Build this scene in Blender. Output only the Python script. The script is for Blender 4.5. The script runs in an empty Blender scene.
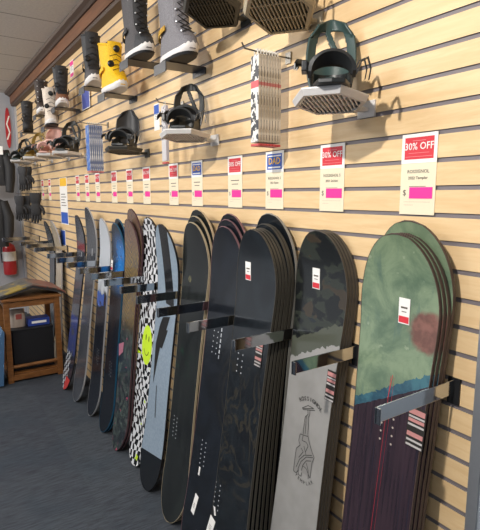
import bpy, bmesh, math, random
from mathutils import Vector, Matrix
random.seed(7)
scn = bpy.context.scene
COL = scn.collection
PI = math.pi

# ------------------------------------------------------------------ camera
F = 480.0; CX = 240.0; CY = 265.0
PITCH = math.atan(70 / F); YAW = math.radians(33.4)
CAM = Vector((0, -1.19, 1.70))
HD = Vector((-math.cos(YAW), math.sin(YAW), 0)); RT = Vector((math.sin(YAW), math.cos(YAW), 0)); UZ = Vector((0, 0, 1))
FW = HD * math.cos(PITCH) - UZ * math.sin(PITCH); UPV = HD * math.sin(PITCH) + UZ * math.cos(PITCH)
def ray(x, y): return FW + RT * ((x - CX) / F) - UPV * ((y - CY) / F)
def at(x, y, out=0.0):
    r = ray(x, y); return CAM + r * ((-out - CAM.y) / r.y)
def at_x(x, y, X):
    r = ray(x, y); return CAM + r * ((X - CAM.x) / r.x)
cd = bpy.data.cameras.new('camera'); cam = bpy.data.objects.new('camera', cd); COL.objects.link(cam)
cd.sensor_fit = 'HORIZONTAL'; cd.sensor_width = 36.0; cd.lens = 36.0 * F / 480.0; cd.clip_start = 0.02; cd.clip_end = 100
cam.matrix_world = Matrix(((RT.x, UPV.x, -FW.x, CAM.x), (RT.y, UPV.y, -FW.y, CAM.y), (RT.z, UPV.z, -FW.z, CAM.z), (0, 0, 0, 1)))
scn.camera = cam

# --------------------------------------------------------------- materials
def lin(c):
    c = c / 255.0
    return c / 12.92 if c <= 0.04045 else ((c + 0.055) / 1.055) ** 2.4
def hexc(h):
    h = h.lstrip('#'); return tuple(lin(int(h[i:i + 2], 16)) for i in (0, 2, 4)) + (1.0,)

class S:
    """a node socket with arithmetic"""
    def __init__(s, b, k): s.b = b; s.k = k
    def _m(s, op, o, rev=False):
        n = s.b.nt.nodes.new('ShaderNodeMath'); n.operation = op
        a, c = (o, s) if rev else (s, o)
        for i, v in enumerate((a, c)):
            if v is None: continue
            if isinstance(v, S): s.b.nt.links.new(v.k, n.inputs[i])
            else: n.inputs[i].default_value = v
        return S(s.b, n.outputs[0])
    def __add__(s, o): return s._m('ADD', o)
    def __radd__(s, o): return s._m('ADD', o)
    def __sub__(s, o): return s._m('SUBTRACT', o)
    def __rsub__(s, o): return s._m('SUBTRACT', o, True)
    def __mul__(s, o): return s._m('MULTIPLY', o)
    def __rmul__(s, o): return s._m('MULTIPLY', o)
    def __truediv__(s, o): return s._m('DIVIDE', o)
    def gt(s, o): return s._m('GREATER_THAN', o)
    def lt(s, o): return s._m('LESS_THAN', o)
    def abs(s): return s._m('ABSOLUTE', None)
    def sin(s): return s._m('SINE', None)
    def frac(s): return s._m('FRACT', None)
    def floor(s): return s._m('FLOOR', None)
    def pow(s, o): return s._m('POWER', o)
    def sqrt(s): return s._m('SQRT', None)
    def max(s, o): return s._m('MAXIMUM', o)
    def min(s, o): return s._m('MINIMUM', o)
    def step(s, a, b):
        n = s.b.nt.nodes.new('ShaderNodeMapRange'); n.interpolation_type = 'SMOOTHSTEP'
        s.b.nt.links.new(s.k, n.inputs[0])
        for i, v in ((1, a), (2, b)):
            if isinstance(v, S): s.b.nt.links.new(v.k, n.inputs[i])
            else: n.inputs[i].default_value = v
        n.inputs[3].default_value = 0; n.inputs[4].default_value = 1
        return S(s.b, n.outputs[0])

class B:
    def __init__(b, m):
        b.nt = m.node_tree
        t = b.nt.nodes.new('ShaderNodeTexCoord'); b.obj = t.outputs['Object']
        sp = b.nt.nodes.new('ShaderNodeSeparateXYZ'); b.nt.links.new(b.obj, sp.inputs[0])
        b.x, b.y, b.z = (S(b, sp.outputs[i]) for i in range(3))
    def vec(b, x, y, z):
        n = b.nt.nodes.new('ShaderNodeCombineXYZ')
        for i, v in enumerate((x, y, z)):
            if isinstance(v, S): b.nt.links.new(v.k, n.inputs[i])
            else: n.inputs[i].default_value = v
        return n.outputs[0]
    def noise(b, scale, detail=3, vec=None, rough=.55, dist=0.0):
        n = b.nt.nodes.new('ShaderNodeTexNoise'); n.inputs['Scale'].default_value = scale
        n.inputs['Detail'].default_value = detail; n.inputs['Roughness'].default_value = rough; n.inputs['Distortion'].default_value = dist
        b.nt.links.new(vec if vec is not None else b.obj, n.inputs['Vector'])
        return S(b, n.outputs['Fac'])
    def voro(b, scale, vec=None, feature='F1', out='Distance'):
        n = b.nt.nodes.new('ShaderNodeTexVoronoi'); n.feature = feature; n.inputs['Scale'].default_value = scale
        b.nt.links.new(vec if vec is not None else b.obj, n.inputs['Vector'])
        return S(b, n.outputs[out])
    def mix(b, f, c1, c2):
        n = b.nt.nodes.new('ShaderNodeMix'); n.data_type = 'RGBA'
        if isinstance(f, S): b.nt.links.new(f.k, n.inputs[0])
        else: n.inputs[0].default_value = f
        for i, c in ((6, c1), (7, c2)):
            if isinstance(c, str): n.inputs[i].default_value = hexc(c)
            elif isinstance(c, S): b.nt.links.new(c.k, n.inputs[i])
            else: n.inputs[i].default_value = c
        return S(b, n.outputs[2])

MATS = {}
def mat(name, col='#808080', rough=.5, metal=0.0, fn=None, coat=0.0, bump=None, emit=0.0, alpha=None, spec=.5):
    if name in MATS: return MATS[name]
    m = bpy.data.materials.new(name); m.use_nodes = True
    p = m.node_tree.nodes['Principled BSDF']
    p.inputs['Roughness'].default_value = rough; p.inputs['Metallic'].default_value = metal
    p.inputs['Coat Weight'].default_value = coat; p.inputs['Coat Roughness'].default_value = .08
    p.inputs['Specular IOR Level'].default_value = spec
    b = B(m)
    if fn is None:
        # every plain material still carries a faint procedural mottling of its own
        n = b.noise(60, 2); c = hexc(col)
        res = b.mix((n - .5) * .5 + .5, tuple(v * .93 for v in c[:3]) + (1,), tuple(min(1, v * 1.07) for v in c[:3]) + (1,))
    else: res = fn(b)
    m.node_tree.links.new(res.k, p.inputs['Base Color'])
    if bump:
        h = bump(b); n = m.node_tree.nodes.new('ShaderNodeBump'); n.inputs['Strength'].default_value = .35; n.inputs['Distance'].default_value = .004
        m.node_tree.links.new(h.k, n.inputs['Height']); m.node_tree.links.new(n.outputs[0], p.inputs['Normal'])
    if emit:
        p.inputs['Emission Color'].default_value = hexc(col); p.inputs['Emission Strength'].default_value = emit
    MATS[name] = m; return m

# ------------------------------------------------------------- mesh builder
class MB:
    def __init__(s): s.v = []; s.f = []; s.mi = []
    def add(s, vs, fs, mi=0):
        o = len(s.v); s.v += [tuple(v) for v in vs]; s.f += [tuple(i + o for i in f) for f in fs]; s.mi += [mi] * len(fs); return s
    def box(s, c, d, M=None, mi=0):
        x, y, z = c; a, b, e = d[0] / 2, d[1] / 2, d[2] / 2
        vs = [Vector((x + i * a, y + j * b, z + k * e)) for k in (-1, 1) for j in (-1, 1) for i in (-1, 1)]
        if M: vs = [M @ v for v in vs]
        return s.add(vs, [(0, 2, 3, 1), (4, 5, 7, 6), (0, 1, 5, 4), (2, 6, 7, 3), (0, 4, 6, 2), (1, 3, 7, 5)], mi)
    def loft(s, rings, cap=True, mi=0, closed=True):
        n = len(rings[0]); vs = [p for r in rings for p in r]; fs = []
        for i in range(len(rings) - 1):
            for j in range(n if closed else n - 1):
                a, b = i * n + j, i * n + (j + 1) % n
                fs.append((a, b, b + n, a + n))
        if cap:
            fs.append(tuple(range(n - 1, -1, -1))); fs.append(tuple((len(rings) - 1) * n + j for j in range(n)))
        return s.add(vs, fs, mi)
    def tube(s, path, r, n=8, mi=0, cap=True):
        path = [Vector(p) for p in path]; rings = []
        rs = r if isinstance(r, (list, tuple)) else [r] * len(path)
        t0 = (path[1] - path[0]).normalized()
        nv = t0.cross(Vector((0, 0, 1)))
        if nv.length < .1: nv = t0.cross(Vector((1, 0, 0)))
        nv.normalize()
        for i, p in enumerate(path):
            t = (path[min(i + 1, len(path) - 1)] - path[max(i - 1, 0)]).normalized()
            nv = (nv - t * nv.dot(t)).normalized(); bv = t.cross(nv)
            rings.append([p + (nv * math.cos(2 * PI * k / n) + bv * math.sin(2 * PI * k / n)) * rs[i] for k in range(n)])
        return s.loft(rings, cap, mi)
    def band(s, path, wdir, w, t, mi=0):
        """flat strip of width w along wdir and thickness t following a path"""
        path = [Vector(p) for p in path]; rings = []; wd = Vector(wdir).normalized()
        ws = w if isinstance(w, (list, tuple)) else [w] * len(path)
        for i, p in enumerate(path):
            tg = (path[min(i + 1, len(path) - 1)] - path[max(i - 1, 0)]).normalized()
            nn = tg.cross(wd).normalized(); a = wd * ws[i] / 2; b = nn * t / 2
            rings.append([p - a - b, p + a - b, p + a + b, p - a + b])
        return s.loft(rings, True, mi)
    def prism(s, poly, lo, hi, axis='z', mi=0):
        def q(p, h):
            return {'z': (p[0], p[1], h), 'y': (p[0], h, p[1]), 'x': (h, p[0], p[1])}[axis]
        return s.loft([[Vector(q(p, lo)) for p in poly], [Vector(q(p, hi)) for p in poly]], True, mi)
    def lathe(s, prof, n=16, c=(0, 0), mi=0):
        rings = [[Vector((c[0] + r * math.cos(2 * PI * k / n), c[1] + r * math.sin(2 * PI * k / n), z)) for k in range(n)] for r, z in prof]
        return s.loft(rings, True, mi)
    def mesh(s, name, mats, smooth=False, angle=40, recalc=True):
        me = bpy.data.meshes.new(name); me.from_pydata(s.v, [], s.f)
        for m in (mats if isinstance(mats, (list, tuple)) else [mats]): me.materials.append(m)
        for p, i in zip(me.polygons, s.mi): p.material_index = i
        if recalc:
            bm = bmesh.new(); bm.from_mesh(me); bmesh.ops.recalc_face_normals(bm, faces=bm.faces); bm.to_mesh(me); bm.free()
        if smooth:
            for p in me.polygons: p.use_smooth = True
            me.set_sharp_from_angle(angle=math.radians(angle))
        me.update(); return me
    def build(s, name, mats, parent=None, smooth=False, bevel=0, label=None, angle=40):
        o = bpy.data.objects.new(name, s.mesh(name, mats, smooth, angle)); COL.objects.link(o)
        if parent: o.parent = parent
        if bevel:
            md = o.modifiers.new('bevel', 'BEVEL'); md.width = bevel; md.segments = 2; md.limit_method = 'ANGLE'
        if label: o['label'] = label
        return o

def tag(o, label, cat, group=None):
    o['label'] = label; o['category'] = cat
    if group: o['group'] = group
    return o
def thing(name, label, cat, loc=(0, 0, 0), rz=0, group=None, M=None, sc=1):
    o = bpy.data.objects.new(name, None); COL.objects.link(o); o.empty_display_size = .05
    if M is not None: o.matrix_world = M
    else: o.location = loc; o.rotation_euler = (0, 0, rz); o.scale = (sc, sc, sc)
    return tag(o, label, cat, group)
def dup(root, label, loc=None, rz=None, group=None, M=None):
    r = root.copy(); COL.objects.link(r)
    if M is not None: r.matrix_world = M
    if loc is not None: r.location = loc
    if rz is not None: r.rotation_euler = (0, 0, rz)
    r['label'] = label
    if group: r['group'] = group
    for ch in list(root.children):
        c = ch.copy(); COL.objects.link(c); c.parent = r
        for g in list(ch.children):
            d = g.copy(); COL.objects.link(d); d.parent = c
    return r
def struct(o): o['kind'] = 'structure'; return o

# lettering as flat meshes facing -Y in the local x/z plane
FONT = {}
def text_geo(s):
    if s in FONT: return FONT[s]
    cu = bpy.data.curves.new('lettering', 'FONT'); cu.body = s; cu.size = 1.0; cu.align_x = 'CENTER'; cu.align_y = 'CENTER'; cu.resolution_u = 2
    o = bpy.data.objects.new('lettering', cu); COL.objects.link(o)
    bpy.context.view_layer.update()
    dg = bpy.context.evaluated_depsgraph_get(); me = o.evaluated_get(dg).to_mesh()
    r = ([tuple(v.co) for v in me.vertices], [tuple(p.vertices) for p in me.polygons])
    o.evaluated_get(dg).to_mesh_clear(); bpy.data.objects.remove(o); bpy.data.curves.remove(cu)
    w = max(v[0] for v in r[0]) - min(v[0] for v in r[0])
    FONT[s] = (r[0], r[1], w); return FONT[s]
def add_text(mb, s, cx, cz, y, size, maxw=None, ang=0, mi=0, bold=0):
    vs, fs, w = text_geo(s); sx = size
    if maxw and w * sx > maxw: sx = maxw / w
    c, sn = math.cos(ang), math.sin(ang); out = []
    for v in vs:
        a, b = v[0] * sx, v[1] * size
        out.append((cx + a * c - b * sn, y, cz + a * sn + b * c))
    mb.add(out, fs, mi)
    if bold:
        mb.add([(p[0] + bold, p[1] - .0001, p[2]) for p in out], fs, mi); mb.add([(p[0], p[1] - .0002, p[2] + bold) for p in out], fs, mi)
    return mb
def rect(mb, x0, x1, z0, z1, y, mi=0):
    return mb.add([(x0, y, z0), (x1, y, z0), (x1, y, z1), (x0, y, z1)], [(0, 1, 2, 3)], mi)

# ------------------------------------------------------------------ setting
GZ0, GS = 1.645, .0748
def wood(b):
    v = b.vec(b.x * 1.6, b.y, b.z * 16)
    n = b.noise(3.0, 5, v, .6, .6); n2 = b.noise(1.2, 2, b.vec(b.x * .8, 0, b.z * 1.2))
    v3 = b.vec(b.x * 9, b.y, b.z * 90); n3 = b.noise(2.2, 3, v3)
    c = b.mix(n.step(.3, .72), '#dcb988', '#e8ca9c')
    c = b.mix(n2.step(.35, .7) * .4, c, '#dfbf93')
    return b.mix(n3.step(.6, .78) * .28, c, '#bf9a6a')
M_slat = mat('maple_laminate', fn=wood, rough=.45)
M_alu = mat('groove_insert_metal', '#7a7274', .55, .1)
M_strip = mat('brushed_aluminium', '#a7a9ad', .35, .7)
X_L, X_R = -7.38, -.667
def slat_panel(name, x0, x1, z1=2.96):
    prof = []; mats = []          # (y, z) from floor to top, material of the face that follows
    k = math.ceil((0.03 - GZ0) / GS); hg = .0064; dep = .0045
    prof.append((0, 0)); z = GZ0 + k * GS
    while z < z1 - .02:
        prof += [(0, z - hg), (dep * .25, z - hg), (dep, z - hg + .0005), (dep, z + hg - .0005), (dep * .25, z + hg), (0, z + hg)]
        mats += [0, 1, 1, 1, 1, 1]
        z += GS
    prof.append((0, z1)); mats.append(0)
    mb = MB(); n = len(prof)
    vs = [(x0, y, z) for y, z in prof] + [(x1, y, z) for y, z in prof]
    for i in range(n - 1):
        mb.add([vs[i], vs[n + i], vs[n + i + 1], vs[i + 1]], [(0, 1, 2, 3)], mats[i])
    mb.add([(x0, .02, 0), (x1, .02, 0), (x1, .02, z1), (x0, .02, z1)], [(3, 2, 1, 0)], 0)
    mb.add([(x0, 0, z1), (x1, 0, z1), (x1, .02, z1), (x0, .02, z1)], [(0, 1, 2, 3)], 0)
    o = bpy.data.objects.new(name, mb.mesh(name, [M_slat, M_alu], recalc=False)); COL.objects.link(o)
    return struct(o)
slat_panel('wall_right', X_L, X_R)
struct(MB().box((X_R + .03 + .9, .01, 1.48), (1.8, .02, 2.96)).build('wall_right_near', mat('blue_grey_paint', '#8f979f', .6)))
MB().box((X_R + .015, -.001, 1.48), (.03, .012, 2.96)).build('trim_1', M_strip)['kind'] = 'structure'
MB().box((X_L - .008, -.012, 1.48), (.05, .03, 2.96)).build('trim_2', mat('pale_metal', '#b9bdc4', .4, .3))['kind'] = 'structure'

def carpet(b):
    v = b.vec(b.x * 55, b.y * 5, 0); n = b.noise(2.0, 4, v); n2 = b.noise(420, 2)
    t = ((b.x * 2.0).floor() + (b.y * 2.0).floor() * 1.7).sin()
    n4 = b.noise(3.0, 2)
    c = b.mix(n.step(.3, .7), '#1c2026', '#42474e')
    c = b.mix(n2.step(.42, .62) * .6, c, '#6a6f76')
    c = b.mix((t * .5 + .5) * .3, c, '#2b2e3a')
    return b.mix(n4.step(.45, .75) * .35, c, '#34404a')
M_carpet = mat('carpet', fn=carpet, rough=.95, spec=.1, bump=lambda b: b.noise(420, 2) + b.noise(2.0, 3, b.vec(b.x * 55, b.y * 5, 0)))
struct(MB().box((-3.2, -1.9, -.03), (9.9, 3.84, .06)).build('floor', M_carpet))
def ceil_tile(b):
    n = b.noise(55, 3); sx = ((b.x + .03) / .6).frac(); seam = (sx - .5).abs().gt(.489)
    c = b.mix(n.step(.3, .7), '#d6d3cf', '#e0ddd8')
    return b.mix(seam, c, '#8d8880')
struct(MB().box((-3.2, -1.9, 3.10), (9.9, 3.84, .06)).build('ceiling', mat('ceiling_tile', fn=ceil_tile, rough=.9)))
# far end wall, pale, seen past the end of the slat boards
struct(MB().box((X_L - .07, -1.9, 1.54), (.06, 3.84, 3.06)).build('wall_far', mat('pale_wall_paint', '#a7a9b0', .8)))
struct(MB().box((1.68, -1.9, 1.54), (.06, 3.84, 3.06)).build('wall_near_unseen', mat('charcoal_paint', '#4b4b4e', .8)))  # unseen end wall, added dark so the chrome arms reflect dark
def beamwood(b):
    v = b.vec(b.x * 1.2, b.y * 14, b.z * 14); n = b.noise(2.4, 5, v, .6, .4); n2 = b.noise(.9, 2)
    c = b.mix(n.step(.3, .7), '#5e3b24', '#84573a')
    return b.mix(n2.step(.4, .7) * .5, c, '#70503c')
M_beam = mat('stained_beam_wood', fn=beamwood, rough=.5)
M_dark_trim = mat('dark_moulding', '#54453c', .55)
xm, xl = (X_L + 1.6) / 2, 1.6 - X_L
struct(MB().box((xm, -.035, 2.985), (xl, .07, .12)).build('trim_3', M_beam))
cm = MB(); cm.prism([(-.005, 3.0), (-.13, 3.07), (-.13, 3.0699), (-.13, 3.068), (-.075, 3.02), (-.075, 3.0)], X_L, 1.6, 'x')
MBm = MB().prism([(-.071, 3.02), (-.071, 3.069), (-.135, 3.069), (-.128, 3.045), (-.10, 3.032), (-.085, 3.02)], X_L, 1.6, 'x')
struct(MBm.build('trim_4', M_dark_trim))
struct(MB().prism([(-.0, 2.915), (-.0, 2.924), (-.06, 2.924), (-.066, 2.912), (-.058, 2.898), (-.03, 2.893), (-.0, 2.893)], X_L, 1.6, 'x').build('trim_5', M_dark_trim, smooth=True))

# --------------------------------------------------------------- price tags
M_card = mat('cream_card', '#e9dcc0', .7); M_white = mat('white_paper', '#efece8', .65); M_red = mat('red_print', '#d2333f', .6)
M_ink = mat('grey_ink', '#5d564e', .8); M_pink = mat('hot_pink_sticker', '#ee2f95', .55); M_blue = mat('blue_print', '#2b58b4', .6)
M_yel = mat('yellow_print', '#f0bb2b', .6); M_fine = mat('pale_red_print', '#dc7f84', .6); M_black = mat('black_ink', '#151515', .6)
def price_tag(px0, px1, zc, label, kind='red', lines=('ROSSIGNOL', '2022 Templar'), near=True):
    p0, p1 = at(px0, zc), at(px1, zc); X = (p0.x + p1.x) / 2; w, h = .117, .228
    t = thing('price_tag', label, 'price tag', (X, -.0010, 1.644), 0, 'price tags along the slat wall')
    MB().box((0, 0, h / 2), (w, .0016, h)).build('card', M_card, t)
    y = -.0013
    hd = MB(); hd.box((0, y, h - .041), (w, .0006, .082)); hd.build('header', M_white, t, label='white header with coloured panel')
    y2 = y - .0008
    pn = rect(MB(), -.048, .048, h - .071, h - .010, y2)
    pn.build('sale_panel', M_blue if kind == 'dad' else M_red, t, label='blue panel' if kind == 'dad' else 'red panel')
    lt = MB(); y3 = y2 - .0006; fine = MB()
    if kind == 'dad':
        rect(lt, -.043, .043, h - .021, h - .016, y3, 1)
        add_text(lt, 'DAD', 0, h - .040, y3, .036, .090, bold=.0012)
        rect(lt, -.040, .040, h - .066, h - .060, y3, 1)
        lt.build('lettering', [M_yel, M_white], t, label='yellow lettering')
    else:
        rect(fine, -.022, .022, h - .0205, h - .0185, y3)
        add_text(lt, '30% OFF', 0, h - .036, y3, .028, .094, bold=.0004)
        rect(fine, -.034, .034, h - .0545, h - .053, y3); rect(fine, -.044, .044, h - .0645, h - .063, y3)
        lt.build('lettering', M_white, t, label='white lettering'); fine.build('fine_print', M_fine, t)
    tx = MB()
    if lines:
        add_text(tx, lines[0], 0, .122, y, .0135, .092, bold=.0003); add_text(tx, lines[1], 0, .104, y, .0115, .08, bold=.0003)
    else:
        rect(tx, -.034, .034, .119, .1225, y); rect(tx, -.026, .026, .103, .106, y)
    rect(tx, -.028, .028, .0795, .081, y); add_text(tx, '$', -.043, .062, y, .024)
    rect(tx, -.044, .044, .036, .0365, y); rect(tx, -.044, -.012, .027, .0275, y)
    tx.build('print', M_ink, t)
    MB().box((.012, y - .0003, .062), (.076, .0008, .032)).build('pink_sticker', M_pink, t, label='hot pink price sticker')
    return t
T = 'cream price tag with red 30% OFF panel, '
price_tag(401, 437, 175, T + 'above the green board stack', lines=('ROSSIGNOL', '2022 Templar'))
price_tag(321, 344, 178, T + 'above the camouflage board stack', lines=('ROSSIGNOL S', '2021 Sashimi'))
price_tag(266, 284, 180, 'cream price tag with blue DAD panel, below the hanging bundle of printed packs', 'dad', lines=('ROSSIGNOL S', '2021 Revnt'))
price_tag(228, 243, 182, T + 'left of the printed pack bundle', lines=None)
price_tag(191, 204, 183, 'cream price tag with blue DAD panel, below the binding on the white shelf', 'dad', lines=None)
price_tag(169, 179, 185, T + 'directly below the single hanging pack', lines=None)
price_tag(143, 151, 187, T + 'above the checkered board', lines=None)
price_tag(126, 134, 187, T + 'above the leaf patterned board', lines=None)
price_tag(111, 118, 187, T + 'above the blue clouded board', lines=None)
price_tag(95, 101, 188, T + 'right one below the blue packs', lines=None)
price_tag(85, 90, 188, T + 'middle one below the blue packs', lines=None)
price_tag(75, 81, 188, T + 'left one below the blue packs', lines=None)
price_tag(48, 52, 189, T + 'right one below the pink binding', lines=None)
price_tag(41, 45, 189, T + 'left one below the pink binding', lines=None)
# info cards
def info_card(loc, w, h, label, bands, name='sign_card', cat='sign'):
    t = thing(name, label, cat, (loc[0], min(-.0012, loc[1] + .003), loc[2]))
    MB().box((0, 0, h / 2), (w, .002, h)).build('card', M_white, t)
    for z0, z1, m, n in bands:
        MB().box((0, -.0015, h * (z0 + z1) / 2), (w * .9, .001, h * (z1 - z0))).build(n, m, t, label=n.replace('_', ' '))
    tx = MB()
    for k in range(5): rect(tx, -w * .34, w * (.34 - .1 * (k % 3)), h * (.40 + .06 * k), h * (.415 + .06 * k), -.0016)
    tx.build('print', M_ink, t)
    return t
p = at(62.5, 200); info_card((p.x + .06, -.004, 1.41), .29, .46, 'tall white info card with yellow top and blue foot on the slat wall', [(.82, .99, M_yel, 'yellow_band'), (.02, .26, M_blue, 'blue_band')])
p = at(63.5, 238); info_card((p.x, -.004, 1.19), .19, .16, 'small blue card on the slat wall below the tall yellow-topped card', [(.05, .95, M_blue, 'blue_face')])
p = at(157, 117); info_card((p.x, -.004, 2.075), .075, .15, 'narrow white card with blue top beside the single hanging pack', [(.62, .95, M_blue, 'blue_band')])
p = at(87, 94); info_card((p.x, -.015, 2.39), .22, .19, 'blue sign card hanging below the tall black boot', [(.03, .97, mat('faded_blue_print', '#5560a8', .6), 'blue_face')])
p = at(72, 69); info_card((p.x, -.004, 2.715), .11, .14, 'white tag with two pink marks at the top of the wall beside a black boot', [(.70, .95, M_pink, 'pink_mark'), (.05, .25, M_pink, 'pink_mark')])

# ---------------------------------------------------------------- snowboards
def hw(z, L, wn, ww, tip=.24, pw=2.3):
    m = ww + (wn - ww) * min(1, abs((z - L / 2) / (L / 2 - .2))) ** 2
    d = min(z, L - z)
    if d < tip: m *= max(0.0, 1 - ((tip - d) / tip) ** pw) ** (1 / 2.0)
    return m
class Board:
    """frame of one board: tail tip on the carpet, nose tip up, the flat body behind the tip line"""
    def __init__(s, tail, nose, rt=.035, rn=.05, wn=.139, ww=.121, th=.010, bl=.30):
        s.tail = Vector(tail); s.nose = Vector(nose); s.L = (s.nose - s.tail).length
        s.rt, s.rn, s.wn, s.ww, s.th, s.bl = rt, rn, wn, ww, th, bl
        z = (s.nose - s.tail).normalized(); x = Vector((1, 0, 0)); x = (x - z * x.dot(z)).normalized(); y = z.cross(x)
        s.M = Matrix(((x.x, y.x, z.x, s.tail.x), (x.y, y.y, z.y, s.tail.y), (x.z, y.z, z.z, s.tail.z), (0, 0, 0, 1)))
        s.Mi = s.M.inverted()
    def body(s, z): return s.rt + (s.rn - s.rt) * z / s.L
    def y(s, z):
        b = s.body(z); bl = s.bl
        if z < bl: b -= s.rt * ((bl - z) / bl) ** 2
        if z > s.L - bl: b -= s.rn * ((z - s.L + bl) / bl) ** 2
        return b
    def loc(s, px, py):
        """point of the front face seen at a pixel, in board coordinates (x across, z along)"""
        o = s.Mi @ CAM; d = s.Mi.to_3x3() @ ray(px, py); k = (s.rn - s.rt) / s.L
        t = (s.rt + k * o.z - o.y) / (d.y - k * d.z); q = o + d * t
        return q.x, q.z
    def frame(s, x, z, lift):
        dy = (s.y(z + .01) - s.y(z - .01)) / .02; t = Vector((0, dy, 1)).normalized(); n = t.cross(Vector((1, 0, 0)))
        p = Vector((x, s.y(z), z)) - n * lift
        return Matrix(((1, n.x, t.x, p.x), (0, n.y, t.y, p.y), (0, n.z, t.z, p.z), (0, 0, 0, 1)))
    def meshes(s):
        n = 64; nx = 8; L = s.L; zs = []
        for i in range(n + 1):
            u = i / n; zs.append(L * (.5 - .5 * math.cos(PI * u)) * .55 + L * u * .45)
        zs[0] = .0006; zs[-1] = L - .0006
        dk = MB(); ed = MB(); fr = []; bk = []
        for z in zs:
            h = max(.004, hw(z, L, s.wn, s.ww)); y = s.y(z)
            fr.append([Vector((h * (2 * j / nx - 1), y, z)) for j in range(nx + 1)])
            bk.append([Vector((h * (2 * j / nx - 1), y + s.th, z)) for j in range(nx + 1)])
        dk.loft(fr, False, 0, False); dk.loft(bk, False, 1, False)
        def inset(ring, e):
            return ring
        lf = [r[0] for r in fr]; rf = [r[-1] for r in fr]; lb = [r[0] for r in bk]; rb = [r[-1] for r in bk]
        loopf = lf[::-1] + rf; loopb = lb[::-1] + rb
        # sidewall ring with a slim lip on the front face
        lip = []
        for q in loopf:
            h = abs(q.x); k = max(0, h - .0016) / h if h > 0 else 0
            lip.append(Vector((q.x * k, q.y - .0006, min(max(q.z, .004), L - .004))))
        outf = [Vector((q.x * 1.004, q.y - .0006, q.z)) for q in loopf]; outb = [Vector((q.x * 1.004, q.y + .0006, q.z)) for q in loopb]
        N = len(loopf)
        for i in range(N):
            j = (i + 1) % N
            ed.add([lip[i], lip[j], outf[j], outf[i]], [(0, 1, 2, 3)]); ed.add([outf[i], outf[j], outb[j], outb[i]], [(0, 1, 2, 3)])
        return dk, ed
M_base = mat('board_base', '#222326', .3)
def edge_mat(n, c, r=.45): return mat('board_edge_' + n, c, r)
def make_board(bd, deck, edge, label, group=None, proto=None):
    t = thing('snowboard', label, 'snowboard', M=bd.M, group=group)
    if proto is not None:
        for ch in proto:
            c = ch.copy(); COL.objects.link(c); c.parent = t; c.matrix_parent_inverse = Matrix()
        return t, proto
    dk, ed = bd.meshes()
    a = dk.build('deck', [deck, M_base], t, smooth=True); e = ed.build('edge', edge, t, smooth=True, angle=30)
    return t, [a, e]

def dots(b, x0, z0, n=6, gap=.022, cols=2, cg=.04, r=.0032):
    """mask of an insert pack: cols x n small dots starting at (x0,z0)"""
    fx = ((b.x - (x0 - cg / 2)) / cg + .5); fz = ((b.z - z0) / gap + .5)
    inside = fx.gt(0) * fx.lt(cols) * fz.gt(0) * fz.lt(n)
    dx = (fx.frac() - .5) * cg; dz = (fz.frac() - .5) * gap
    return inside * (dx * dx + dz * dz).lt(r * r)
INS = '#b9bcc2'
def coatmat(name, fn, rough=.22, coat=.35): return mat(name, fn=fn, rough=rough, coat=coat)

def price_sticker(t, bd, x, z, label=None):
    """white paper sticker with red foot, flat on the deck"""
    w, h = .037, .074; R = bd.frame(x, z, .0016)
    o = MB().box((0, 0, 0), (w, .0012, h), R).build('price_sticker', M_white, t, label='white sticker with red foot')
    MB().box((0, -.0009, -h * .33), (w * .9, .0008, h * .25), R).build('red_foot', M_red, o)
    for z0, z1, k in ((.10, .17, .011), (-.04, -.01, .008)):
        MB().box((0, -.0009, h * (z0 + z1) / 2), (k * 2, .0006, h * (z1 - z0)), R).build('print', M_ink, o)
M_speck = mat('sticker_black', '#26221f', .5); M_salmon = mat('sticker_salmon', '#b97f7c', .55); M_pale = mat('sticker_pale', '#b5b0ae', .55)
def spec_sticker(t, bd, x, z, w=.055, h=.10, tilt=0):
    R = bd.frame(x, z, .0014) @ Matrix.Rotation(tilt, 4, 'Y')
    o = MB().box((0, 0, 0), (w, .001, h), R).build('spec_sticker', M_speck, t, label='black, pink and white banded sticker')
    for k, (z0, z1, m) in enumerate(((.31, .44, M_salmon), (.12, .20, M_salmon), (.225, .27, M_pale), (.02, .07, M_pale), (-.24, -.13, M_salmon), (-.36, -.31, M_pale), (-.48, -.43, M_pale))):
        MB().box((0, -.0008, h * (z0 + z1) / 2), (w * .9, .0008, h * (z1 - z0)), R).build('sticker_band', m, o)
def white_strip(t, bd, x, z, w, h, tilt, name='barcode_sticker'):
    R = bd.frame(x, z, .0014) @ Matrix.Rotation(tilt, 4, 'Y')
    o = MB().box((0, 0, 0), (w, .001, h), R).build(name, M_white, t, label='white sticker')
    tx = MB()
    for k in range(3):
        q = [R @ Vector(v) for v in ((-w * .3, -.0009, h * (.1 * k - .2)), (w * .2, -.0009, h * (.1 * k - .2)), (w * .2, -.0009, h * (.1 * k - .17)), (-w * .3, -.0009, h * (.1 * k - .17)))]
        tx.add(q, [(0, 1, 2, 3)])
    tx.build('print', M_ink, o)
def decal(t, bd, polys, m, name, lift=.0009, label=None):
    mb = MB()
    for poly in polys:
        vs = [(x, bd.y(z) - lift, z) for x, z in poly]
        mb.add(vs, [tuple(range(len(vs)))])
    return mb.build(name, m, t, label=label)
def stroke(pts, w):
    """polyline as quads"""
    out = []
    for (x0, z0), (x1, z1) in zip(pts[:-1], pts[1:]):
        d = math.hypot(x1 - x0, z1 - z0) or 1e-6; nx, nz = -(z1 - z0) / d * w / 2, (x1 - x0) / d * w / 2
        out.append([(x0 + nx, z0 + nz), (x1 + nx, z1 + nz), (x1 - nx, z1 - nz), (x0 - nx, z0 - nz)])
    return out

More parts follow.
